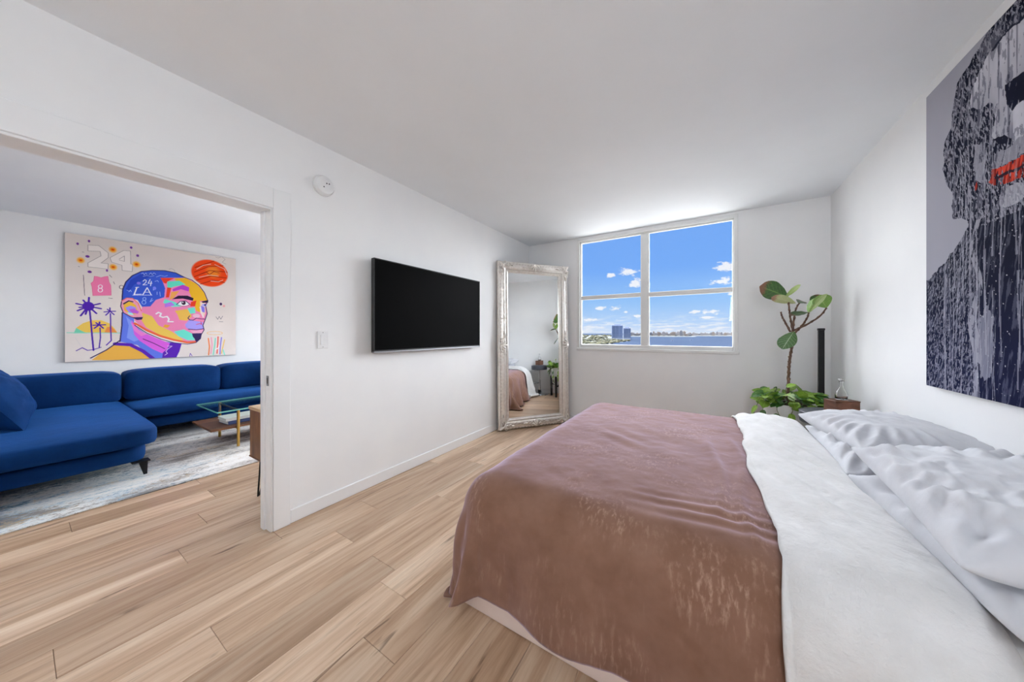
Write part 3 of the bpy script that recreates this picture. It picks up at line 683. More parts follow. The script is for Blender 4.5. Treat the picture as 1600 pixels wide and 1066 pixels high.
def corner(cx, cy, sx, sy):
    mb = MB(); c0 = fw*.46
    X_ = lambda d: cx+sx*d; Y_ = lambda d: cy+sy*d
    diag = math.atan2(sy, sx)
    lobe(mb, X_(.012), Y_(.012), .105, .024, diag, .014, .022)
    for k, (d_, l_) in enumerate(((.5, .075), (-.5, .075), (.95, .06), (-.95, .06))): lobe(mb, X_(.045), Y_(.045), l_, .016, diag+d_, .014, .018)
    for s_ in (-1, 1):
        ex, ey = ((.135, .05) if s_ > 0 else (.05, .135))
        scroll(mb, X_(ex), Y_(ey), .032, diag+PI, 1.3, s_*sx*sy, .008, .018)
        ex, ey = ((.085, .022) if s_ > 0 else (.022, .085))
        scroll(mb, X_(ex), Y_(ey), .022, diag, 1.2, -s_*sx*sy, .006, .014)
        ex, ey = ((.17, .07) if s_ > 0 else (.07, .17))
        lobe(mb, X_(ex-.02), Y_(ey-.02), .05, .012, 0 if s_ > 0 and sx > 0 else (PI if s_ > 0 else (PI/2 if sy > 0 else -PI/2)), .016, .012)
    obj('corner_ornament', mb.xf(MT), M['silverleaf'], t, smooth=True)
for cx, cy, sx, sy in ((0, 0, 1, 1), (mw, 0, -1, 1), (0, mh, 1, -1), (mw, mh, -1, -1)): corner(cx, cy, sx, sy)
def middle(cx, cy, ang):
    mb = MB(); R_ = Matrix.Translation((cx, cy, 0)) @ Matrix.Rotation(ang, 4, 'Z')
    for d_ in (0, .5, -.5, 1.0, -1.0): lobe(mb, 0, -.045, .10-.02*abs(d_), .018, PI/2+d_, .018, .020)
    for s_ in (-1, 1):
        scroll(mb, s_*.055, -.015, .032, PI/2, 1.3, -s_, .008, .020); scroll(mb, s_*.105, .01, .024, PI/2, 1.2, s_, .006, .016)
        lobe(mb, s_*.12, 0, .06, .012, 0 if s_ > 0 else PI, .016, .012)
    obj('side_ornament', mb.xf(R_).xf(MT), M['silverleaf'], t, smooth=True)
middle(mw/2, .065, 0); middle(mw/2, mh-.065, PI); middle(.065, mh/2, -PI/2); middle(mw-.065, mh/2, PI/2)

# fiddle leaf fig with trailing pothos in a white planter on a black stand
PX, PY, PR, PZ = .60, 3.60, .185, .575
ps = thing('plant_stand', (PX, PY, 0), 'black wooden plant stand carrying the white planter by the window wall', 'stand')
for k in range(4):
    a = math.radians(20+90*k); lx, ly = PX+.207*math.cos(a), PY+.207*math.sin(a)
    m4 = Matrix.Translation((lx, ly, 0)) @ Matrix.Rotation(a, 4, 'Z')
    obj('leg', MB().box(-.017, .017, -.017, .017, 0, .405, .003).xf(m4), M['black_wood'], ps)
for k in range(2):
    a = math.radians(20+90*k)
    obj('crossbar', MB().box(-.195, .195, -.014, .014, .20+.022*k, .222+.022*k, .002).xf(Matrix.Translation((PX, PY, 0)) @ Matrix.Rotation(a, 4, 'Z')), M['black_wood'], ps)
fig = thing('fiddle_leaf_fig', (PX, PY, .245), 'sparse fiddle leaf fig with trailing pothos in a white planter', 'plant')
obj('planter', MB().lathe((PX, PY, 0), [(.0, .2455), (.135, .2455), (.150, .26), (PR-.006, .40), (PR, PZ-.01), (PR-.002, PZ), (PR-.012, PZ), (PR-.016, PZ-.03), (.0, PZ-.045)], 48, cap=False), M['pot'], fig, smooth='auto')
n = 24; u, v = np.meshgrid(np.linspace(0, 1, 10), np.linspace(0, 2*PI, n+1), indexing='ij')
obj('soil', MB().grid(np.stack([PX+u*(PR-.016)*np.cos(v), PY+u*(PR-.016)*np.sin(v), PZ-.03+.014*vnoise(u*np.cos(v)*9+20, u*np.sin(v)*9+20, 2)+.012*(1-u)], -1)), M['soil'], fig, smooth=True)
def knotty(pts, r0, r1, seed, n=40):
    """twiggy branch with leaf scars"""
    pts = [Vector(p) for p in pts]; rg = random.Random(seed); out = []; rs = []
    seg = len(pts)-1
    for i in range(n):
        f = i/(n-1)*seg; k = min(int(f), seg-1); g_ = f-k
        p0 = pts[max(k-1, 0)]; p1 = pts[k]; p2 = pts[k+1]; p3 = pts[min(k+2, seg)]
        c = .5*((2*p1)+(p2-p0)*g_+(2*p0-5*p1+4*p2-p3)*g_*g_+(3*p1-p0-3*p2+p3)*g_**3)
        out.append(c+Vector((rg.uniform(-1, 1), rg.uniform(-1, 1), 0))*r0*.18); rs.append((r0+(r1-r0)*i/(n-1))*(1.28 if i % 4 == 0 else .95))
    return MB().tube(out, rs, 7)
fork = (.621, 3.6, 1.2)
obj('trunk', knotty([(.588, 3.6, .545), (.59, 3.6, .663), (.593, 3.6, .831), (.602, 3.6, .966), (.616, 3.6, 1.083), fork], .0125, .0095, 1, 60), M['bark'], fig, smooth=True)
for k, b_ in enumerate(([fork, (.607, 3.6, 1.287), (.595, 3.59, 1.39), (.587, 3.58, 1.488)], [fork, (.633, 3.62, 1.317), (.652, 3.65, 1.399), (.677, 3.68, 1.444)],
                        [(.606, 3.61, 1.19), (.579, 3.63, 1.267), (.561, 3.66, 1.32), (.552, 3.68, 1.371)], [(.635, 3.595, 1.185), (.673, 3.57, 1.242), (.699, 3.54, 1.304), (.708, 3.52, 1.352)],
                        [fork, (.68, 3.58, 1.235), (.739, 3.56, 1.28), (.787, 3.52, 1.336), (.809, 3.5, 1.385)])):
    obj('branch', knotty(b_, .0085, .0058, 10+k, 26), M['bark'], fig, smooth=True)
def leafmesh(name, kind, mt_):
    """unit leaf: base at origin, midrib along +X, blade across Y"""
    n1, n2 = 13, 9; P = np.zeros((n1, n2, 3)); UVs = []
    for i in range(n1):
        f = i/(n1-1)
        if kind == 'fiddle': w = .5*(max(math.sin(PI*f**1.15), 0)**.6)*(.72+.42*f) if 0 < f < 1 else .012
        elif kind == 'heart': w = .5*math.sin(PI*min(1, f*.86+.14))**.85 if f < 1 else .01
        else: w = .5*math.sin(PI*f)**.75 if 0 < f < 1 else .012
        if f == 0: w = .02
        for j in range(n2):
            g_ = j/(n2-1)*2-1
            P[i, j] = (f-(.10*abs(g_)**1.5*(1-f) if kind == 'heart' else 0), g_*w, .16*abs(g_)*w*2*.6-.22*f*f+.022*math.sin(f*20+abs(g_)*3)*abs(g_))
            UVs.append((j/(n2-1), f))
    me = meshof(name, MB().grid(P), mt_, smooth=True, fix=False)
    uvl = me.uv_layers.new(name='UVMap')
    for lp in me.loops: uvl.data[lp.index].uv = UVs[lp.vertex_index]
    return me
LM = {}
def leaf(name, kind, mk, base, tip, width, normal, parent, droop=1.0):
    key = (name, kind, mk)
    if key not in LM: LM[key] = leafmesh(name, kind, M[mk])
    b_, tp = Vector(base), Vector(tip); d = tp-b_; L = d.length; x_ = d.normalized()
    y_ = Vector(normal).cross(x_).normalized(); z_ = x_.cross(y_)
    o = bpy.data.objects.new(name, LM[key]); COL.objects.link(o); o.parent = parent
    R3 = Matrix((x_, y_, z_)).transposed().to_4x4()
    o.matrix_local = Matrix.Translation(b_-ORG[parent.name]) @ R3 @ Matrix.Diagonal((L*1.03, width, L*.8*droop, 1))
    ORG[o.name] = b_; return o
cv = Vector((-.53, -.85, 0))     # roughly towards the room
FL = [('fig_leaf', (.588, 3.58, 1.49), (.40, 3.53, 1.60), .20, (-.1, -.86, .5), .5), ('fig_pale', (.560, 3.57, 1.485), (.645, 3.50, 1.585), .06, (-.5, -.6, .5), .3),
      ('fig_brown', (.64, 3.60, 1.438), (.462, 3.50, 1.50), .085, (.2, -.75, -.6), -.5), ('fig_leaf', (.672, 3.68, 1.445), (.722, 3.77, 1.475), .085, (.1, -.8, .6), .6),
      ('fig_bright', (.702, 3.52, 1.35), (.734, 3.55, 1.47), .07, (-.9, -.4, .1), .5), ('fig_pale', (.706, 3.52, 1.348), (.79, 3.45, 1.492), .06, (-.6, -.6, .4), .4),
      ('fig_leaf', (.73, 3.55, 1.42), (.815, 3.64, 1.515), .10, (-.3, -.8, .5), .6), ('fig_bright', (.809, 3.5, 1.385), (.765, 3.49, 1.485), .125, (-.2, -.95, .1), .5),
      ('fig_leaf', (.702, 3.52, 1.353), (.575, 3.42, 1.338), .075, (0, -.6, .8), .5), ('fig_gloss', (.628, 3.595, 1.195), (.535, 3.49, 1.055), .135, (-.25, -.75, .6), .4)]
for mk, b_, tp, w, nrm_, dr in FL: leaf('leaf', 'fiddle', mk, b_, tp, w, nrm_, fig, dr)
rg = random.Random(21)
for k in range(7):
    a = math.radians((-178, -150, -120, -95, -60, -30, 100)[k]); r_ = PR+.01
    top = Vector((PX+r_*math.cos(a), PY+r_*math.sin(a), PZ+.012)); ln = (.20, .24, .13, .10, .08, .07, .16)[k]
    o1 = Vector((math.cos(a), math.sin(a), 0))
    pts = [Vector((PX+.6*r_*math.cos(a), PY+.6*r_*math.sin(a), PZ)), top+Vector((0, 0, .02)), top+o1*.035-Vector((0, 0, ln*.35)), top+o1*.04+Vector((rg.uniform(-.02, .02), 0, -ln*.7)), top+o1*.035+Vector((rg.uniform(-.04, .04), 0, -ln))]
    obj('vine', knotty(pts, .003, .0018, 40+k, 20), M['vine'], fig, smooth=True)
    for q_ in range(3 if k < 2 else 2):
        b_ = pts[4-q_] if q_ < 3 else pts[2]; d_ = Vector((rg.uniform(-1, 1), rg.uniform(-1, .2), -1.1)).normalized()
        leaf('pothos_leaf', 'heart', rg.choice(('pothos', 'pothos_dark')), b_, b_+d_*rg.uniform(.055, .085), rg.uniform(.045, .06), (o1.x+rg.uniform(-.4, .4), o1.y-.4, .4), fig, .6)
for k in range(120):
    a = rg.uniform(0, 2*PI); rr = PR*math.sqrt(rg.uniform(.25, 1.25))*1.02
    b_ = Vector((PX+rr*math.cos(a), PY+rr*math.sin(a), PZ+rg.uniform(-.01, .085)*(1.1 if rr < PR else .75)))
    o1 = Vector((math.cos(a+rg.uniform(-.9, .9)), math.sin(a+rg.uniform(-.9, .9)), rg.uniform(-.55, .5)))
    leaf('pothos_leaf', 'heart', rg.choice(('pothos', 'pothos', 'pothos_dark')), b_, b_+o1.normalized()*rg.uniform(.06, .105), rg.uniform(.05, .08), (rg.uniform(-.5, .5)+o1.x*.5, rg.uniform(-.9, .1), rg.uniform(.4, 1)), fig, .7)
b_ = Vector((PX-.03, PY-.08, PZ+.06)); obj('vine', knotty([b_, b_+Vector((-.01, 0, .05)), b_+Vector((.0, 0, .09))], .003, .002, 77, 10), M['vine'], fig, smooth=True)
leaf('pothos_leaf', 'heart', 'pothos', b_+Vector((0, 0, .088)), b_+Vector((.055, -.01, .115)), .045, (0, -.6, .8), fig, .9)

# round adjustable stool used as a night table
SX, SY, SZ, SR = .745, 3.15, .610, .165
t = thing('stool', (SX, SY, 0), 'round charcoal padded stool on a chrome stem between bed and plant', 'stool')
obj('seat', MB().lathe((SX, SY, 0), [(.0, SZ-.092), (SR-.012, SZ-.092), (SR-.002, SZ-.085), (SR, SZ-.06), (SR, SZ-.022), (SR-.006, SZ-.008), (SR-.02, SZ-.001), (.0, SZ+.004)], 56, cap=False), M['leather'], t, smooth='auto')
obj('seat_piping', MB().lathe((SX, SY, SZ-.012), [(SR-.004, -.004), (SR+.003, -.002), (SR+.003, .002), (SR-.004, .004)], 56, cap=False), M['leather'], t, smooth=True)
obj('stem', MB().lathe((SX, SY, 0), [(.024, .02), (.024, .30), (.016, .305), (.016, SZ-.09)], 24), M['chrome'], t, smooth='auto')
obj('base', MB().lathe((SX, SY, 0), [(.0, .001), (.185, .001), (.19, .006), (.185, .012), (.06, .03), (.028, .055), (.0, .055)], 56, cap=False), M['chrome'], t, smooth='auto')
obj('collar', MB().lathe((SX, SY, 0), [(.034, .05), (.034, .095), (.025, .1)], 24), M['black_plastic'], t, smooth='auto')
hp = [(SX+.17*math.cos(a)-.03, SY+.17*math.sin(a)-.05, .24) for a in [math.radians(200+i*14) for i in range(10)]]
obj('footrest', MB().tube([(SX, SY, .24)]+hp+[(SX, SY, .24)], .008, 8), M['chrome'], t, smooth=True)
obj('lever', MB().tube([(SX, SY, SZ-.10), (SX-.10, SY-.06, SZ-.11), (SX-.14, SY-.085, SZ-.105)], .004, 6), M['chrome'], t, smooth=True)
# wooden box and bottle on it
t = thing('wooden_box', (.80, 3.14, SZ), 'small dark walnut box standing on the stool', 'box')
m4 = Matrix.Translation((.805, 3.145, 0)) @ Matrix.Rotation(math.radians(24), 4, 'Z')
obj('box_body', MB().box(-.076, .076, -.05, .05, SZ+.004, SZ+.085, .002).box(-.070, .070, -.0515, -.049, SZ+.012, SZ+.078, .001).xf(m4), M['box_wood'], t)
obj('lid', MB().box(-.078, .078, -.052, .052, SZ+.085, SZ+.093, .002).xf(m4), M['walnut'], t)
t = thing('glass_bottle', (.80, 3.15, SZ+.094), 'small clear glass bottle standing on the walnut box', 'bottle')
bt = MB().lathe((.805, 3.15, SZ+.0935), [(.0, .0), (.028, .0), (.032, .006), (.033, .035), (.028, .055), (.013, .085), (.010, .11), (.013, .132), (.0155, .136), (.0145, .1365), (.0115, .132), (.0085, .11), (.0115, .085), (.0265, .055), (.031, .035), (.030, .008), (.0, .006)], 32, cap=False)
obj('glass_body', bt, M['bottle'], t, smooth=True)
obj('stopper', MB().lathe((.805, 3.15, SZ+.23), [(.0, -.006), (.008, -.006), (.010, .001), (.016, .004), (.015, .012), (.0, .014)], 20, cap=False), M['bottle'], t, smooth=True)
# tall black post lamp in the corner
LXp, LYp = .835, 3.76
t = thing('floor_lamp', (LXp, LYp, 0), 'slim straight black post lamp standing in the room corner', 'lamp')
obj('base', MB().lathe((LXp, LYp, 0), [(.0, .001), (.085, .001), (.088, .006), (.085, .016), (.0, .018)], 40, cap=False), M['black_metal'], t, smooth='auto')
obj('post', MB().box(LXp-.019, LXp+.019, LYp-.019, LYp+.019, .015, 1.205, .003), M['black_metal'], t)
obj('diffuser', MB().box(LXp+.0185, LXp+.0215, LYp-.012, LYp+.012, .06, 1.18, .001), M['plastic'], t)
obj('cap', MB().box(LXp-.022, LXp+.022, LYp-.022, LYp+.022, 1.203, 1.222, .003), M['black_metal'], t)

# ================================================================== PAINTINGS
def canvas_print(name, T, yl, yr, zt, zb, xf_, parent, gain=1.0):
    """T: (rows, cols, 3) sRGB 0..255, row 0 at the top, column 0 at yl; ink lives in a colour attribute"""
    nr, nc, _ = T.shape
    yy, zz = np.meshgrid(np.linspace(zt, zb, nr), np.linspace(yl, yr, nc), indexing='ij')
    P = np.stack([np.full_like(yy, xf_), zz, yy], -1)
    idx = np.arange(nr*nc).reshape(nr, nc)
    q_ = np.stack([idx[:-1, :-1], idx[1:, :-1], idx[1:, 1:], idx[:-1, 1:]], -1).reshape(-1, 4)
    if xf_ < 0: q_ = q_[:, ::-1] if yl > yr else q_
    o0 = ORG[parent.name]; me = bpy.data.meshes.new(name)
    V = (P.reshape(-1, 3)-np.array(o0)).astype(np.float32)
    me.vertices.add(len(V)); me.vertices.foreach_set('co', V.ravel())
    me.loops.add(q_.size); me.loops.foreach_set('vertex_index', q_.ravel().astype(np.int32))
    me.polygons.add(len(q_)); me.polygons.foreach_set('loop_start', np.arange(0, q_.size, 4, dtype=np.int32))
    me.update(calc_edges=True); me.validate()
    L_ = np.clip(T/255.0, 0, 1); L_ = np.where(L_ <= .04045, L_/12.92, ((L_+.055)/1.055)**2.4); L_ = np.clip(L_*gain, 0, .9)
    ca = me.color_attributes.new('ink', 'FLOAT_COLOR', 'POINT')
    ca.data.foreach_set('color', np.concatenate([L_, np.ones((nr, nc, 1))], -1).astype(np.float32).ravel())
    me.materials.append(M['print'])
    o = bpy.data.objects.new(name, me); COL.objects.link(o); o.parent = parent; ORG[o.name] = o0; return o
# ---- right wall: dripping black and white face with red lips
yl, yr, zt, zb = 2.42, 1.32, 2.353, .92
t = thing('wall_painting', (RX, (yl+yr)/2, zb), 'tall black and white portrait painting with red lips and white drips above the bed', 'painting')
obj('canvas', MB().box(.9206, RX-.002, yr, yl, zb, zt), M['canvas_edge'], t)
NR, NC = 740, 570
V, U = np.meshgrid(np.linspace(0, 1, NR), np.linspace(0, 1, NC), indexing='ij')
rgp = np.random.RandomState(5)
Um = np.where(U > .535, 1.07-U, U)+.014*(fbm(V*9, U*3, 61)-.5)*np.where(U > .535, 2, .0)
def inpoly(pts, x, y):
    r_ = np.zeros(x.shape, bool); n_ = len(pts)
    for i in range(n_):
        (x0, y0), (x1, y1) = pts[i], pts[(i+1) % n_]
        if y0 == y1: continue
        c = (y0 > y) != (y1 > y); r_ ^= c & (x < (x1-x0)*(y-y0)/(y1-y0)+x0)
    return r_
jag = .012*(fbm(U*30, V*30, 12)-.5)*2
Ua, Va = Um+jag, V+jag
stre = fbm(U*120+V*30, V*24, 3, 4)               # brushy marks
drp = fbm(U*85, V*2.2, 9, 4)                   # vertical runs
T = .72+.04*(fbm(U*4, V*4, 2)-.5)-.05*V        # pale grey ground
sil = [(.54, -.02), (.416, -.01), (.349, .007), (.26, .038), (.213, .06), (.175, .14), (.171, .178), (.125, .2), (.117, .29), (.146, .35), (.183, .387), (.175, .459), (.264, .488), (.264, .514), (.205, .554), (.105, .599), (.0, .641), (-.2, .66), (-.2, 1.1), (.54, 1.1)]
S = inpoly(sil, Ua, Va)
dark = .04+.5*sst(stre, .56, .66)*.75
T = np.where(S, dark, T)
face = [(.54, .055), (.45, .05), (.37, .06), (.32, .09), (.29, .13), (.275, .17), (.30, .19), (.343, .195), (.388, .202), (.40, .25), (.385, .29), (.41, .32), (.46, .34), (.495, .36), (.54, .36)]
Fm = inpoly(face, Ua, Va); T = np.where(Fm, .78+.16*(fbm(U*14, V*10, 17)-.5)*2-.30*sst(vnoise(U*120, V*2.2, 91), .66, .8)-.25*(fbm(U*110, V*40, 77) > .60), T)
for pl_, val in (([(.444, .185), (.54, .19), (.54, .262), (.47, .262), (.45, .235)], .05), ([(.262, .165), (.385, .215), (.38, .275), (.35, .315), (.25, .275)], .06), ([(.396, .302), (.44, .31), (.475, .335), (.465, .36), (.416, .352)], .05),
                 ([(.50, .03), (.42, .03), (.36, .05), (.39, .065), (.45, .055), (.54, .06)], .12)):
    m_ = inpoly(pl_, Ua, Va); T = np.where(m_, val+.55*sst(stre, .60, .70), T)
cheek = inpoly([(.30, .28), (.352, .30), (.36, .35), (.34, .405), (.31, .385)], Ua, Va); T = np.where(cheek, .62+.2*(stre-.5), T)
lipup = inpoly([(.395, .345), (.54, .345), (.54, .388), (.46, .382), (.40, .385)], Ua, Va); T = np.where(lipup, .60+.2*(stre-.5), T)
chin_d = ((Um-.475)/.055)**2+((V-.475)/.026)**2+1.0*(fbm(U*25, V*25, 8)-.5)
T = np.where(chin_d < 1, .70+.2*(stre-.5), T)
# scratchy white marks over hair, neck and shoulder
hair = S & ~Fm & (V < .52)
T = np.where(hair & (fbm((U+V*.35)*60, (V-U*.3)*14, 71, 3) > .64), .34, T)
T = np.where(hair & (fbm(U*190-V*110, V*60+U*90, 23, 3) > .58), .58, T)
sh = S & (V > .52)
T = np.where(sh, T*.55+.02, T)
T = np.where(sh & (fbm(U*220+V*120, V*80-U*70, 33, 3) > .575) & (Um < .32), .5, T)
spl = (np.abs(Um-.31-.02*np.sin(V*30)) < .012+.03*sst(V, .6, .95)*fbm(U*10, V*6, 4)) & (V > .5) & (fbm(U*50, V*22, 6) > .42)
T = np.where(spl, .62, T)
spl = (((Um-.36)/.045)**2+((V-.86)/.12)**2+1.6*(fbm(U*30, V*22, 14)-.5) < .7); T = np.where(spl, .62-.2*stre, T)
red = np.zeros_like(T)
lips = inpoly([(.373, .413), (.39, .382), (.43, .388), (.47, .385), (.54, .392), (.54, .447), (.456, .440), (.39, .425)], Ua, Va)
lips = lips & ~((fbm(U*90, V*26, 51, 3) > .60))
red = np.where(lips, 1.0, 0); T = np.where(lips, .22+.55*sst(stre, .42, .66), T)
mo = inpoly([(.40, .404), (.46, .408), (.54, .411), (.54, .421), (.46, .418), (.40, .412)], Ua, Va); T = np.where(mo, .08, T); red = np.where(mo, .2, red)
sm = inpoly([(.300, .398), (.318, .392), (.312, .412), (.304, .414)], Ua, Va); red = np.where(sm, 1, red); T = np.where(sm, .4, T)
# drips
for k in range(150):
    u0 = rgp.uniform(.12, .92); v0 = rgp.uniform(.02, .5) if rgp.rand() < .45 else rgp.uniform(.44, .9); ln = rgp.uniform(.08, .5); wv = rgp.uniform(.0012, .0042)
    if v0 < .42 and rgp.rand() < .4: continue
    xc = u0+.004*np.sin(V*rgp.uniform(10, 30)+rgp.rand()*6)
    m_ = (np.abs(U-xc) < wv*(1+.4*np.sin(V*60+k))) & (V > v0) & (V < v0+ln)
    onface = rgp.rand() < .25
    tgt = .70 if not onface else .35
    m_ &= (S & ~Fm) if not onface else S
    T = np.where(m_, T*.35+tgt*.65, T); red = np.where(m_, red*.75, red)
for k in range(620):
    u0, v0 = rgp.uniform(0, 1), rgp.uniform(.35, 1) ; r_ = rgp.uniform(.0009, .0024)
    i0, i1 = int(max(0, (v0-.01)*NR)), int(min(NR, (v0+.01)*NR+1)); j0, j1 = int(max(0, (u0-.01)*NC)), int(min(NC, (u0+.01)*NC+1))
    sub = (U[i0:i1, j0:j1]-u0)**2+((V[i0:i1, j0:j1]-v0)*1.3)**2 < r_*r_
    T[i0:i1, j0:j1] = np.where(sub & S[i0:i1, j0:j1], .62+.2*rgp.rand(), T[i0:i1, j0:j1])
dk = np.array([13, 15, 30.]); lt = np.array([208, 206, 214.]); rd0 = np.array([90, 16, 14.]); rd1 = np.array([196, 66, 48.])
Tc = np.clip(T, 0, 1)[..., None]; img = dk+(lt-dk)*Tc; rim_ = rd0+(rd1-rd0)*np.clip(Tc*1.3, 0, 1)
img = img*(1-red[..., None])+rim_*red[..., None]
img = img+np.array([0, 2, 14.])*(sst(V, .5, 1)[..., None])*(1-Tc)
canvas_print('painted_face', img, yl, yr, zt, zb, .9200, t, 1.2)
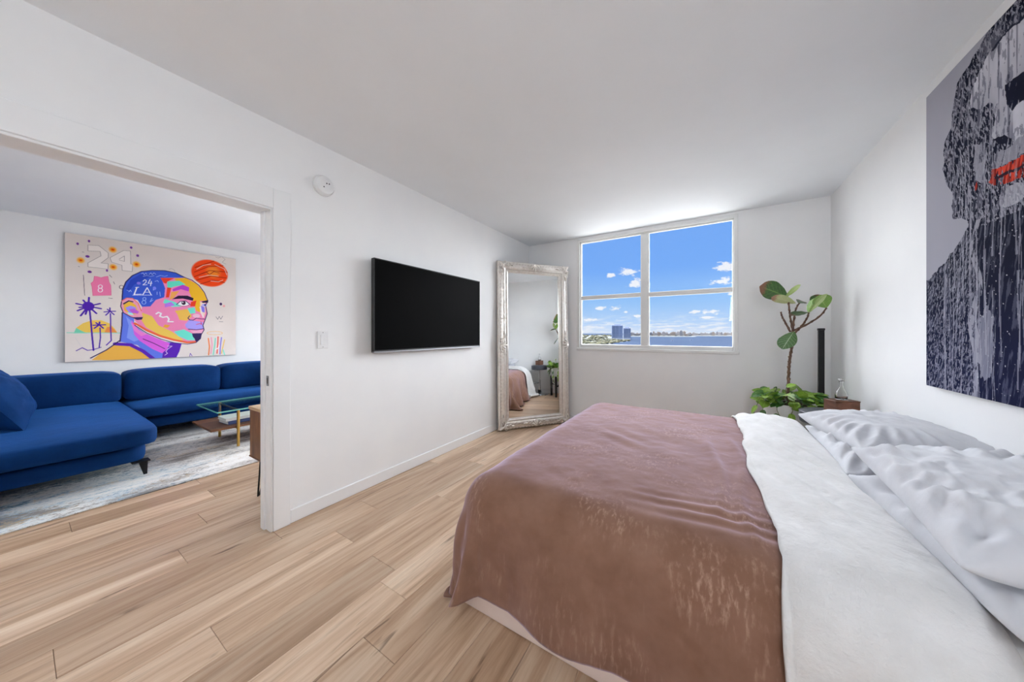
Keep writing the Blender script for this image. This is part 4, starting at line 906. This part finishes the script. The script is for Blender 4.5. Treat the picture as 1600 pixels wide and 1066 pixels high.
# ---- sofa wall: bright pop portrait
ART = json.loads(r'''[["p",[246,178,84],[40,225,50,266,80,303,122,328,165,330,206,306,232,263,247,226]],["p",[240,130,70],[180,225,194,275,217,275,247,226]],["p",[110,190,160],[38,223,50,266,70,246,101,223]],["s",[125,195,175],9,[10,228,259,226]],["s",[190,185,185],3,[46,190,67,130,101,93,165,90,217,125,240,188]],["s",[72,38,150],13,[111,406,117,310,123,189,129,86]],["s",[72,38,150],15,[105,439,50,456]],["s",[72,38,150],15,[105,439,56,401]],["s",[72,38,150],15,[105,439,70,362]],["s",[72,38,150],15,[105,439,82,485]],["s",[72,38,150],15,[105,439,108,509]],["s",[72,38,150],15,[105,439,160,465]],["s",[72,38,150],15,[105,439,165,424]],["s",[72,38,150],15,[105,439,143,384]],["s",[72,38,150],15,[105,439,92,375]],["s",[72,38,150],15,[105,439,64,427]],["e",[72,38,150],105,439,28,36,0],["s",[72,38,150],10,[211,387,212,263,215,163,191,126]],["s",[72,38,150],11,[209,405,180,398]],["s",[72,38,150],11,[209,405,188,372]],["s",[72,38,150],11,[209,405,208,434]],["s",[72,38,150],11,[209,405,236,407]],["s",[72,38,150],11,[209,405,229,379]],["s",[72,38,150],11,[209,405,196,421]],["s",[72,38,150],9,[160,268,162,189,156,109]],["s",[72,38,150],13,[156,291,128,288]],["s",[72,38,150],13,[156,291,133,264]],["s",[72,38,150],13,[156,291,158,315]],["s",[72,38,150],13,[156,291,186,293]],["s",[72,38,150],13,[156,291,176,265]],["s",[72,38,150],13,[156,291,141,308]],["s",[72,38,150],8,[50,86,77,109,101,87,129,92,165,109]],["p",[240,112,150],[117,624,129,643,133,684,151,682,165,677,180,687,198,694,204,648,213,619,215,538,126,526,122,595]],["s",[190,70,110],3,[117,624,129,643,133,684,151,682,165,677,180,687,198,694,204,648,213,619,215,538,126,526,122,595,117,624]],["s",[250,225,230],6,[171,604,170,597,166,591,162,588,157,590,153,595,152,602,153,609,157,615,162,618,166,617,170,612,171,604]],["s",[250,225,230],6,[172,576,171,568,167,562,162,559,156,560,152,566,151,573,152,582,156,588,162,591,167,589,171,584,172,576]],["p",[214,205,200],[103,928,154,935,200,886,200,847,165,796,200,797,199,753,103,754,103,785,165,854,160,890,103,880,103,928]],["p",[214,205,200],[209,849,278,924,314,928,316,817,326,815,324,754,271,754,269,798,217,813,209,849]],["s",[95,85,85],3,[103,928,154,935,200,886,200,847,165,796,200,797,199,753,103,754,103,785,165,854,160,890,103,880,103,928]],["s",[95,85,85],3,[209,849,278,924,314,928,316,817,326,815,324,754,271,754,269,798,217,813,209,849]],["s",[95,85,85],3,[255,846,282,879,282,832,255,839]],["e",[242,150,40],70,799,22,28,1],["e",[190,70,20],70,799,10,10,1],["e",[242,150,40],223,918,24,30,1],["e",[190,70,20],223,918,12,12,1],["e",[242,150,40],225,774,24,30,1],["e",[190,70,20],225,774,11,11,1],["e",[242,150,40],347,820,26,31,1],["e",[190,70,20],347,820,12,12,1],["e",[105,55,135],56,926,6,10,0],["e",[105,55,135],108,960,6,10,0],["e",[105,55,135],318,958,7,10,0],["e",[105,55,135],353,897,8,11,0],["e",[105,55,135],101,836,10,10,0],["e",[105,55,135],111,715,10,10,0],["e",[105,55,135],194,740,6,10,0],["s",[70,60,70],4,[82,685,88,524]],["s",[70,60,70],4,[206,705,217,688]],["s",[70,60,70],4,[226,652,232,634]],["s",[70,60,70],4,[60,749,64,747]],["s",[70,60,70],4,[77,866,84,866]],["s",[70,60,70],4,[202,514,221,512]],["e",[222,66,28],807,820,130,132,0],["e",[238,120,40],829,836,66,76,1],["s",[150,40,20],10,[702,858,759,897,834,946]],["s",[150,40,20],10,[698,813,791,881,901,913]],["s",[150,40,20],10,[698,769,802,846,934,853]],["s",[150,40,20],10,[712,736,812,792,930,791]],["s",[150,40,20],10,[739,703,824,752,913,742]],["s",[190,205,195],5,[712,844,759,890,812,912]],["s",[190,205,195],5,[840,913,913,880,931,822]],["s",[190,205,195],5,[728,767,802,801,867,801]],["s",[190,205,195],5,[812,743,867,743,901,766]],["s",[110,30,25],7,[749,807,780,827,802,805,834,841,873,832]],["s",[110,100,110],3,[845,989,867,983,890,1003,918,981,895,946,924,933]],["e",[70,50,90],885,520,10,14,0],["e",[230,150,150],908,502,10,11,0],["s",[60,50,70],4,[849,390,862,363,873,394,885,366,899,398]],["s",[60,50,70],4,[873,341,901,341]],["s",[235,165,90],6,[898,226,890,217,869,211,840,209,812,211,791,217,784,226,791,234,812,240,840,242,869,240,890,234,898,226]],["s",[235,120,70],14,[796,10,802,92,794,173]],["s",[240,150,170],14,[812,23,821,106,815,181]],["s",[120,195,175],14,[829,8,840,105,845,173]],["s",[235,90,80],14,[857,21,862,105,865,188]],["s",[130,120,200],14,[879,12,881,89,890,180]],["s",[245,180,110],14,[890,19,901,88,913,157]],["s",[120,200,180],14,[913,3,901,57]],["s",[240,240,235],14,[845,60,867,74,873,104]],["s",[200,195,195],3,[652,32,668,61,708,66,723,36]],["s",[72,38,150],6,[666,3,670,32,682,6]],["p",[92,112,205],[271,398,269,290,257,153,353,120,434,-8,576,-17,599,53,613,124,509,148,403,214,334,292,334,370]],["p",[120,140,222],[290,368,305,291,295,184,334,152,363,167,334,245,324,323]],["p",[200,92,200],[319,339,363,246,456,182,542,130,525,81,493,42,434,85,363,159,334,214]],["p",[225,120,190],[314,323,353,261,403,214,373,198,334,245]],["p",[84,40,160],[542,139,613,124,599,53,576,-5,493,-1,498,50,525,81]],["s",[235,190,235],6,[525,106,553,105,525,77,515,57,525,40,509,24]],["s",[48,38,84],8,[383,174,445,133,509,82]],["p",[238,162,72],[120,8,168,67,225,124,305,114,373,64,440,-16]],["s",[84,40,160],38,[235,135,314,125,383,67,440,-3]],["s",[48,38,84],11,[116,25,190,85,225,124,257,161]],["s",[48,38,84],10,[271,398,269,290,259,153]],["p",[56,84,186],[269,466,271,535,274,597,290,660,324,719,373,763,434,783,509,794,576,785,636,750,487,725,503,690,511,634,506,551,456,522,424,461,378,454,353,512,305,527]],["p",[44,66,168],[290,599,314,679,373,743,456,756,403,708,334,643,305,577]],["s",[48,38,84],10,[269,466,271,535,274,597,290,660,324,719,373,763,434,783,509,794,576,785,636,750]],["p",[236,124,164],[487,725,633,749,681,733,730,688,767,621,790,544,773,498,786,418,771,355,755,301,764,257,742,213,736,169,705,135,651,127,564,155,482,198,403,254,353,308,334,339,363,372,378,455,424,462,456,522,506,551,511,634]],["p",[242,164,44],[564,732,639,748,711,703,767,621,790,548,736,539,742,425,711,440,675,576,651,660,592,694]],["p",[240,190,170],[736,530,771,524,773,426,761,372,736,424]],["p",[92,202,176],[523,697,599,716,639,684,570,658,525,627]],["p",[172,64,182],[556,631,621,681,663,661,660,622,610,637,559,610]],["p",[226,62,42],[482,724,570,736,525,698,517,676,501,682]],["p",[226,62,42],[523,643,548,642,534,552,515,550]],["p",[226,62,42],[675,524,711,541,702,483,669,481]],["p",[240,150,80],[548,605,599,619,564,549,536,529]],["p",[244,170,80],[570,432,651,454,681,386,645,342,599,349,587,398]],["p",[246,178,84],[378,404,434,375,471,295,553,239,627,158,564,157,466,218,399,277,373,340]],["p",[244,150,60],[509,304,542,297,525,272,498,279]],["p",[104,206,186],[564,239,627,260,681,222,702,156,651,158,592,197]],["p",[104,206,186],[651,462,699,474,705,418,669,410]],["p",[104,206,186],[509,535,570,515,616,475,553,467,498,501]],["p",[170,110,205],[509,493,548,513,570,482,509,460]],["p",[152,142,222],[636,308,663,351,755,332,761,266,669,258,642,277]],["p",[120,110,205],[742,495,767,479,767,426,749,434]],["p",[246,156,184],[669,249,761,259,749,224,690,224]],["s",[48,38,84],9,[657,263,711,257,761,268]],["p",[52,44,88],[681,222,749,225,741,169,708,133,700,169,687,191]],["s",[232,96,62],26,[338,308,403,250,482,199,564,162,651,136,702,139]],["s",[246,226,226],8,[344,292,403,234,482,182,564,145,621,131]],["s",[48,38,84],9,[338,292,403,226,482,173,564,136,651,120,708,133,736,169,745,213,764,257,756,301,771,355,786,418,775,498,790,544,767,621,730,688,681,733,636,750]],["p",[44,34,58],[553,538,592,575,651,581,692,561,687,536,621,550]],["e",[240,232,238],625,504,35,22,0],["e",[60,40,60],626,510,14,19,0],["e",[235,230,235],621,515,4,6,0],["s",[48,38,84],8,[581,491,604,522,639,530,669,498]],["s",[150,60,90],5,[587,483,627,478,663,491]],["p",[44,34,58],[745,533,794,553,792,527,755,521]],["e",[150,150,220],766,500,17,13,0],["e",[48,38,84],771,502,6,10,0],["s",[48,38,84],9,[666,390,654,368,666,351,690,350,711,370,742,363,771,362]],["s",[250,200,205],14,[736,477,749,416,758,381]],["e",[250,170,190],711,392,25,19,0],["s",[230,80,90],8,[711,309,736,319,749,310]],["s",[200,50,60],6,[742,337,745,310]],["s",[250,240,244],15,[458,398,471,412,487,403,479,377,498,368,523,377,534,354,528,330,559,330]],["p",[240,142,164],[267,489,290,523,324,525,353,489,373,419,381,364,353,349,314,368,281,394,266,443]],["s",[226,90,70],7,[269,497,295,524,326,524,356,485,373,419]],["p",[242,168,62],[276,482,310,504,344,465,356,394,314,381,282,417]],["s",[48,38,84],14,[279,473,305,500,326,494]],["p",[144,132,216],[287,440,314,460,341,449,351,394,307,398]],["p",[150,215,205],[295,403,324,396,334,378,305,384]],["p",[178,88,192],[304,427,334,436,361,411,353,392,324,399]],["s",[48,38,84],8,[267,489,263,451,276,398,314,365,353,348]],["p",[48,38,84],[322,360,383,366,376,343,349,338]],["s",[216,220,244],7,[383,679,393,695,401,688,399,671,382,646,405,651]],["s",[216,220,244],7,[423,701,411,664,434,669]],["s",[216,220,244],7,[430,686,425,644]],["s",[216,220,244],11,[349,621,334,557]],["s",[216,220,244],9,[333,558,373,564]],["s",[216,220,244],7,[341,619,359,623]],["s",[216,220,244],9,[381,559,406,626,428,566]],["s",[216,220,244],6,[389,584,422,587]],["s",[216,220,244],5,[326,551,434,563]],["s",[150,175,235],5,[399,526,398,519,395,514,390,511,386,513,383,518,381,524,383,531,386,536,390,538,395,538,398,533,399,526]],["s",[150,175,235],5,[399,496,397,487,393,480,387,478,382,480,378,485,376,493,378,502,382,509,387,511,393,509,397,504,399,496]],["s",[165,185,238],4,[373,743,383,752,389,736,399,754,406,741]],["s",[165,185,238],4,[416,743,427,760,434,745,445,763,456,752]],["s",[165,185,238],4,[383,722,403,732,424,729,445,738]],["s",[165,185,238],4,[458,728,482,745,509,742,525,752]],["s",[165,185,238],4,[305,577,314,594,319,579]],["s",[165,185,238],4,[295,591,310,582]],["s",[165,185,238],4,[450,687,466,697,471,684]],["s",[165,185,238],4,[463,595,463,571]],["s",[165,185,238],4,[479,597,482,557]],["s",[165,185,238],4,[434,535,422,502,440,520]],["s",[165,185,238],4,[445,634,456,619,440,608,445,634]],["e",[120,110,200],359,658,11,12,0],["e",[110,120,210],448,626,10,15,0],["s",[60,50,60],5,[278,614,277,606,273,600,267,597,261,599,257,604,256,611,257,619,261,625,267,628,273,626,277,621,278,614]],["s",[110,100,105],3,[534,811,548,820,564,812,571,796]]]''')
yl, yr, zt, zb = .305, 1.797, 2.307, .854
t = thing('pop_art_painting', (VX, (yl+yr)/2, zb), 'large colourful pop art portrait of a man in profile above the blue sofa', 'painting')
obj('canvas', MB().box(VX+.002, VX+.0296, yl, yr, zb, zt), M['canvas_edge'], t)
NR = NC = 560
V, U = np.meshgrid(np.linspace(0, 1000, NR), np.linspace(0, 1000, NC), indexing='ij')
img = np.zeros((NR, NC, 3))+np.array([203, 193, 187.])+14*(fbm(U/260, V/260, 3)-.5)[..., None]+10*((V/1000)[..., None]-.5)
def blend(a, i0, i1, j0, j1, col):
    img[i0:i1, j0:j1] = img[i0:i1, j0:j1]*(1-a[..., None])+np.array(col, float)*a[..., None]
def win(x0, x1, y0, y1):
    s = (NR-1)/1000.0
    return max(0, int(y0*s)-1), min(NR, int(y1*s)+3), max(0, int(x0*s)-1), min(NC, int(x1*s)+3)
for it in ART:
    if it[0] == 'p':
        c = it[2]; pts = list(zip(c[::2], [1000-v_ for v_ in c[1::2]]))
        xs = [a for a, _ in pts]; ys = [b for _, b in pts]; i0, i1, j0, j1 = win(min(xs), max(xs), min(ys), max(ys))
        if i1 <= i0 or j1 <= j0: continue
        u_, v_ = U[i0:i1, j0:j1], V[i0:i1, j0:j1]; acc = 0
        for (a, b) in ((-.5, -.5), (.5, -.5), (-.5, .5), (.5, .5)): acc = acc+inpoly(pts, u_+a, v_+b)*.25
        blend(acc, i0, i1, j0, j1, it[1])
    elif it[0] == 's':
        w = it[2]*.66; c = it[3]; pts = list(zip(c[::2], [1000-v_ for v_ in c[1::2]]))
        xs = [a for a, _ in pts]; ys = [b for _, b in pts]; i0, i1, j0, j1 = win(min(xs)-w, max(xs)+w, min(ys)-w, max(ys)+w)
        if i1 <= i0 or j1 <= j0: continue
        u_, v_ = U[i0:i1, j0:j1], V[i0:i1, j0:j1]; dm = np.full(u_.shape, 1e9)
        for (ax, ay), (bx, by) in zip(pts[:-1], pts[1:]):
            ex, ey = bx-ax, by-ay; tt = np.clip(((u_-ax)*ex+(v_-ay)*ey)/(ex*ex+ey*ey+1e-9), 0, 1)
            dm = np.minimum(dm, np.hypot(u_-ax-tt*ex, v_-ay-tt*ey))
        blend(np.clip((w/2-dm)/1.4+.5, 0, 1)*np.clip(w/2.2, .35, 1), i0, i1, j0, j1, it[1])
    else:
        _, col, cx, cz, rx, ry, soft = it; cyv = 1000-cz; i0, i1, j0, j1 = win(cx-rx*1.2, cx+rx*1.2, cyv-ry*1.2, cyv+ry*1.2)
        if i1 <= i0 or j1 <= j0: continue
        r_ = np.hypot((U[i0:i1, j0:j1]-cx)/rx, (V[i0:i1, j0:j1]-cyv)/ry)
        blend(1-sst(r_, .35, 1.1) if soft else 1-sst(r_, .94, 1.06), i0, i1, j0, j1, col)
canvas_print('painted_portrait', img, yl, yr, zt, zb, VX+.03, t, 1.35)
# ================================================================== LIVING ROOM
struct_rug = MB().box(-6.0, -3.49, -1.35, 2.9, .0005, .009, .002)
t = tag(obj('area_rug', struct_rug, M['rug']), 'large faded blue grey and sand patterned rug under the sofa and coffee table', 'rug')
# sectional sofa
def soft_box(x0, x1, y0, y1, z0, z1, r, puff=.012, seed=0, nx=26, ny=26, nz=8):
    """upholstered block: rounded box with slight crown and creases"""
    bm = bmesh.new(); bmesh.ops.create_cube(bm, size=1)
    bmesh.ops.subdivide_edges(bm, edges=list(bm.edges), cuts=9, use_grid_fill=True)
    sx, sy, sz = x1-x0, y1-y0, z1-z0; V = []
    for v in bm.verts:
        p = np.array(v.co)*2                         # -1..1
        q = np.array([p[0]*sx/2, p[1]*sy/2, p[2]*sz/2]); h = np.array([sx/2, sy/2, sz/2])-r
        c = np.clip(q, -h, h); d = q-c; L = np.linalg.norm(d)
        if L > 1e-9: d = d/L*min(r, L) if (np.abs(d) > 1e-9).sum() == 1 else d/max(L, 1e-9)*r
        e = c+d
        n_ = (1-p[0]**2)*(1-p[1]**2)
        if p[2] > .99: e[2] += puff*n_**.6+.006*(float(fbm(np.array(p[0]*3+seed), np.array(p[1]*3), seed))-.5)*2
        else:
            f = puff*.6*(1-p[2]**2)
            if abs(p[0]) > .99: e[0] += math.copysign(f*(1-p[1]**2)**.5, p[0])
            if abs(p[1]) > .99: e[1] += math.copysign(f*(1-p[0]**2)**.5, p[1])
        V.append((e[0]+(x0+x1)/2, e[1]+(y0+y1)/2, e[2]+(z0+z1)/2))
    bm.verts.index_update()
    m_ = MB().add(V, [[v.index for v in f.verts] for f in bm.faces]); bm.free(); return m_
def part_soft(name, *a, **k):
    o = obj(name, soft_box(*a, **k), M['sofa'], sofa, smooth=True); s_ = o.modifiers.new('sub', 'SUBSURF'); s_.levels = 1; s_.render_levels = 1; return o
sofa = thing('sectional_sofa', (-5.2, .9, 0), 'navy blue velvet sectional sofa with a deep chaise on the patterned rug', 'sofa')
part_soft('chaise_frame', -6.02, -3.90, -.44, .60, .125, .275, .05, puff=.004)
part_soft('sofa_frame', -6.02, -5.08, .605, 3.3, .14, .275, .05, puff=.004)
part_soft('back_frame', -6.08, -5.92, -.62, 3.3, .2, .62, .05, puff=.004)
part_soft('chaise_cushion', -5.93, -3.80, -.45, .645, .272, .42, .04, puff=.018, seed=2)
part_soft('seat_cushion', -5.93, -5.0, .66, 3.3, .272, .405, .055, puff=.014, seed=3)
def back_c(y0, y1, seed):
    o = part_soft('back_cushion', -5.93, -5.56, y0, y1, .405, .745, .05, puff=.016, seed=seed); return o
back_c(-.40, .645, 4); back_c(.675, 1.49, 5); back_c(1.505, 2.33, 6); back_c(2.345, 3.2, 7)
part_soft('arm', -5.93, -4.2, -.64, -.46, .13, .66, .06, puff=.006, seed=8)
def metal_leg(x, y, sx=1):
    mb = MB()
    V = [(x-.014, y-.022, .128), (x+.014, y-.022, .128), (x+.014, y+.030, .128), (x-.014, y+.030, .128), (x-.006, y+.008, .0095), (x+.006, y+.008, .0095), (x+.006, y+.028, .0095), (x-.006, y+.028, .0095)]
    mb.add(V, [(0, 1, 2, 3), (7, 6, 5, 4), (0, 4, 5, 1), (1, 5, 6, 2), (2, 6, 7, 3), (3, 7, 4, 0)]); mb.box(x-.05, x+.05, y-.06, y+.04, .124, .131, .001)
    obj('leg', mb, M['black_metal'], sofa)
metal_leg(-3.965, .565); metal_leg(-4.44, .17); metal_leg(-3.965, -.38); metal_leg(-5.15, 3.2); metal_leg(-5.9, .5); metal_leg(-5.15, 1.95)
def cushion(name, loc, w, h, tck, rot, mk, seed, label, cat='cushion'):
    n = 56; u, v = np.meshgrid(np.linspace(-1, 1, n), np.linspace(-1, 1, n), indexing='ij')
    e = np.clip((1-np.abs(u)**2.4)*(1-np.abs(v)**2.4), 0, 1)**.5*(1+.22*(fbm(u*2.5+seed, v*2.5, seed)-.5))
    e = e+.05*np.sin(np.arctan2(v, u)*13+seed)*sst(np.hypot(u, v), .4, 1.0)*np.clip(4*(1-np.maximum(abs(u), abs(v))), 0, 1)
    X_ = u*w/2*(1-.10*(1-v*v)*u**2); Y_ = v*h/2*(1-.10*(1-u*u)*v**2)
    mb = MB().grid(np.stack([X_, Y_, e*tck/2], -1)); mb.grid(np.stack([X_, Y_, -e*tck/2-.001], -1), flip=True)
    mb.xf(Matrix.Translation(loc) @ Euler([math.radians(a) for a in rot], 'XYZ').to_matrix().to_4x4())
    return tag(obj(name, mb, M[mk], smooth=True, org=loc), label, cat)
cushion('throw_pillow', (-4.92, -.09, .665), 1.0, .54, .30, (-60, 0, 0), 'sofa', 4, 'big navy blue throw pillow leaning at the end of the chaise')
cushion('throw_pillow', (-5.38, 2.10, .555), .36, .36, .14, (0, 70, -8), 'red', 9, 'bright red throw pillow on the blue sofa beside the doorway edge')
# coffee table
t = thing('coffee_table', (-4.42, 1.75, 0), 'glass topped coffee table with brass legs and a walnut shelf', 'table')
cx0, cx1, cy0, cy1 = -4.70, -4.05, 1.055, 2.35
obj('glass_top', MB().box(cx0, cx1, cy0, cy1, .396, .408), M['table_glass'], t)
obj('glass_rim', MB().box(cx0-.0015, cx0+.0005, cy0, cy1, .396, .408).box(cx1-.0005, cx1+.0015, cy0, cy1, .396, .408).box(cx0, cx1, cy0-.0015, cy0+.0005, .396, .408), M['glass_edge'], t)
for x_ in (-4.68, -4.13):
    for y_ in (1.24, 2.2): obj('leg', MB().lathe((x_, y_, 0), [(.0125, .0095), (.0125, .395), (.0, .396)], 20), M['brass'], t, smooth='auto')
for y_ in (1.24, 2.2): obj('crossbar', MB().box(-4.68, -4.13, y_-.008, y_+.008, .375, .39, .002).box(-4.68, -4.13, y_-.008, y_+.008, .185, .2, .002), M['brass'], t)
obj('shelf', MB().box(-4.735, -4.145, 1.03, 2.3, .2, .222, .003), M['walnut'], t)
def book(loc, l, w, h, rz, cover, label):
    b = thing('book', loc, label, 'book', 'books on the coffee table shelf'); R_ = Matrix.Translation(loc) @ Matrix.Rotation(math.radians(rz), 4, 'Z')
    obj('cover', MB().box(-w/2, w/2, -l/2, l/2, 0, .003, .0008).box(-w/2, w/2, -l/2, l/2, h-.003, h, .0008).box(w/2-.003, w/2, -l/2, l/2, .0, h, .0008).xf(R_), M[cover], b)
    obj('pages', MB().box(-w/2+.005, w/2-.003, -l/2+.005, l/2-.005, .003, h-.003).xf(R_), M['paper'], b)
book((-4.36, 1.33, .2225), .30, .235, .034, 4, 'cover_blue', 'thick book with a navy cover, lower of the two on the coffee table shelf')
book((-4.365, 1.315, .2570), .29, .23, .030, 1, 'cover_white', 'white book lying on top of the navy one on the coffee table shelf')
t = thing('black_canister', (-4.55, 1.62, .2225), 'small black canister standing on the walnut shelf beside the books', 'canister')
obj('body', MB().lathe((-4.55, 1.62, .2225), [(.0, 0), (.048, 0), (.05, .004), (.05, .11), (.0, .11)], 28, cap=False), M['black_plastic'], t, smooth='auto')
obj('lid', MB().lathe((-4.55, 1.62, .3327), [(.0, 0), (.052, 0), (.052, .018), (.048, .022), (.0, .023)], 28, cap=False), M['black_metal'], t, smooth='auto')
# sideboard on hairpin legs, seen past the door jamb
t = thing('sideboard', (-2.57, 1.5, 0), 'rustic brown wood sideboard on black hairpin legs behind the doorway', 'sideboard')
sx0, sx1, sy0, sy1 = -2.80, -2.36, .905, 2.1
obj('carcass', MB().box(sx0, sx1, sy0, sy1, .30, .632, .003), M['acacia'], t)
obj('top', MB().box(sx0-.006, sx1, sy0-.006, sy1+.006, .632, .655, .003), M['light_wood'], t)
obj('bottom_lip', MB().box(sx0-.004, sx1, sy0-.004, sy1+.004, .292, .302, .002), M['walnut'], t)
for k in range(2):
    y0_ = sy0+.02+k*.59; d_ = obj('door', MB().box(sx0-.016, sx0-.001, y0_, y0_+.565, .315, .622, .003), M['acacia'], t)
    obj('knob', MB().lathe((0, 0, 0), [(.006, 0), (.006, .015), (.012, .018), (.012, .025), (.0, .027)], 14).xf(Matrix.Translation((sx0-.016, y0_+(.5 if k == 0 else .06), .47)) @ Matrix.Rotation(-PI/2, 4, 'Y')), M['black_metal'], d_, smooth='auto')
for x_, y_, s_ in ((sx0+.05, sy0+.04, 1), (sx1-.05, sy0+.04, 1), (sx0+.05, sy1-.04, -1), (sx1-.05, sy1-.04, -1)):
    obj('leg', MB().tube([(x_-.03, y_+.02*s_, .293), (x_-.008, y_-.005*s_, .012), (x_, y_-.008*s_, .006), (x_+.008, y_-.003*s_, .012), (x_+.04, y_+.05*s_, .293)], .0055, 8).box(x_-.05, x_+.06, y_-.02, y_+.07 if s_ > 0 else y_+.02, .289, .293, .0008), M['black_metal'], t, smooth='auto')
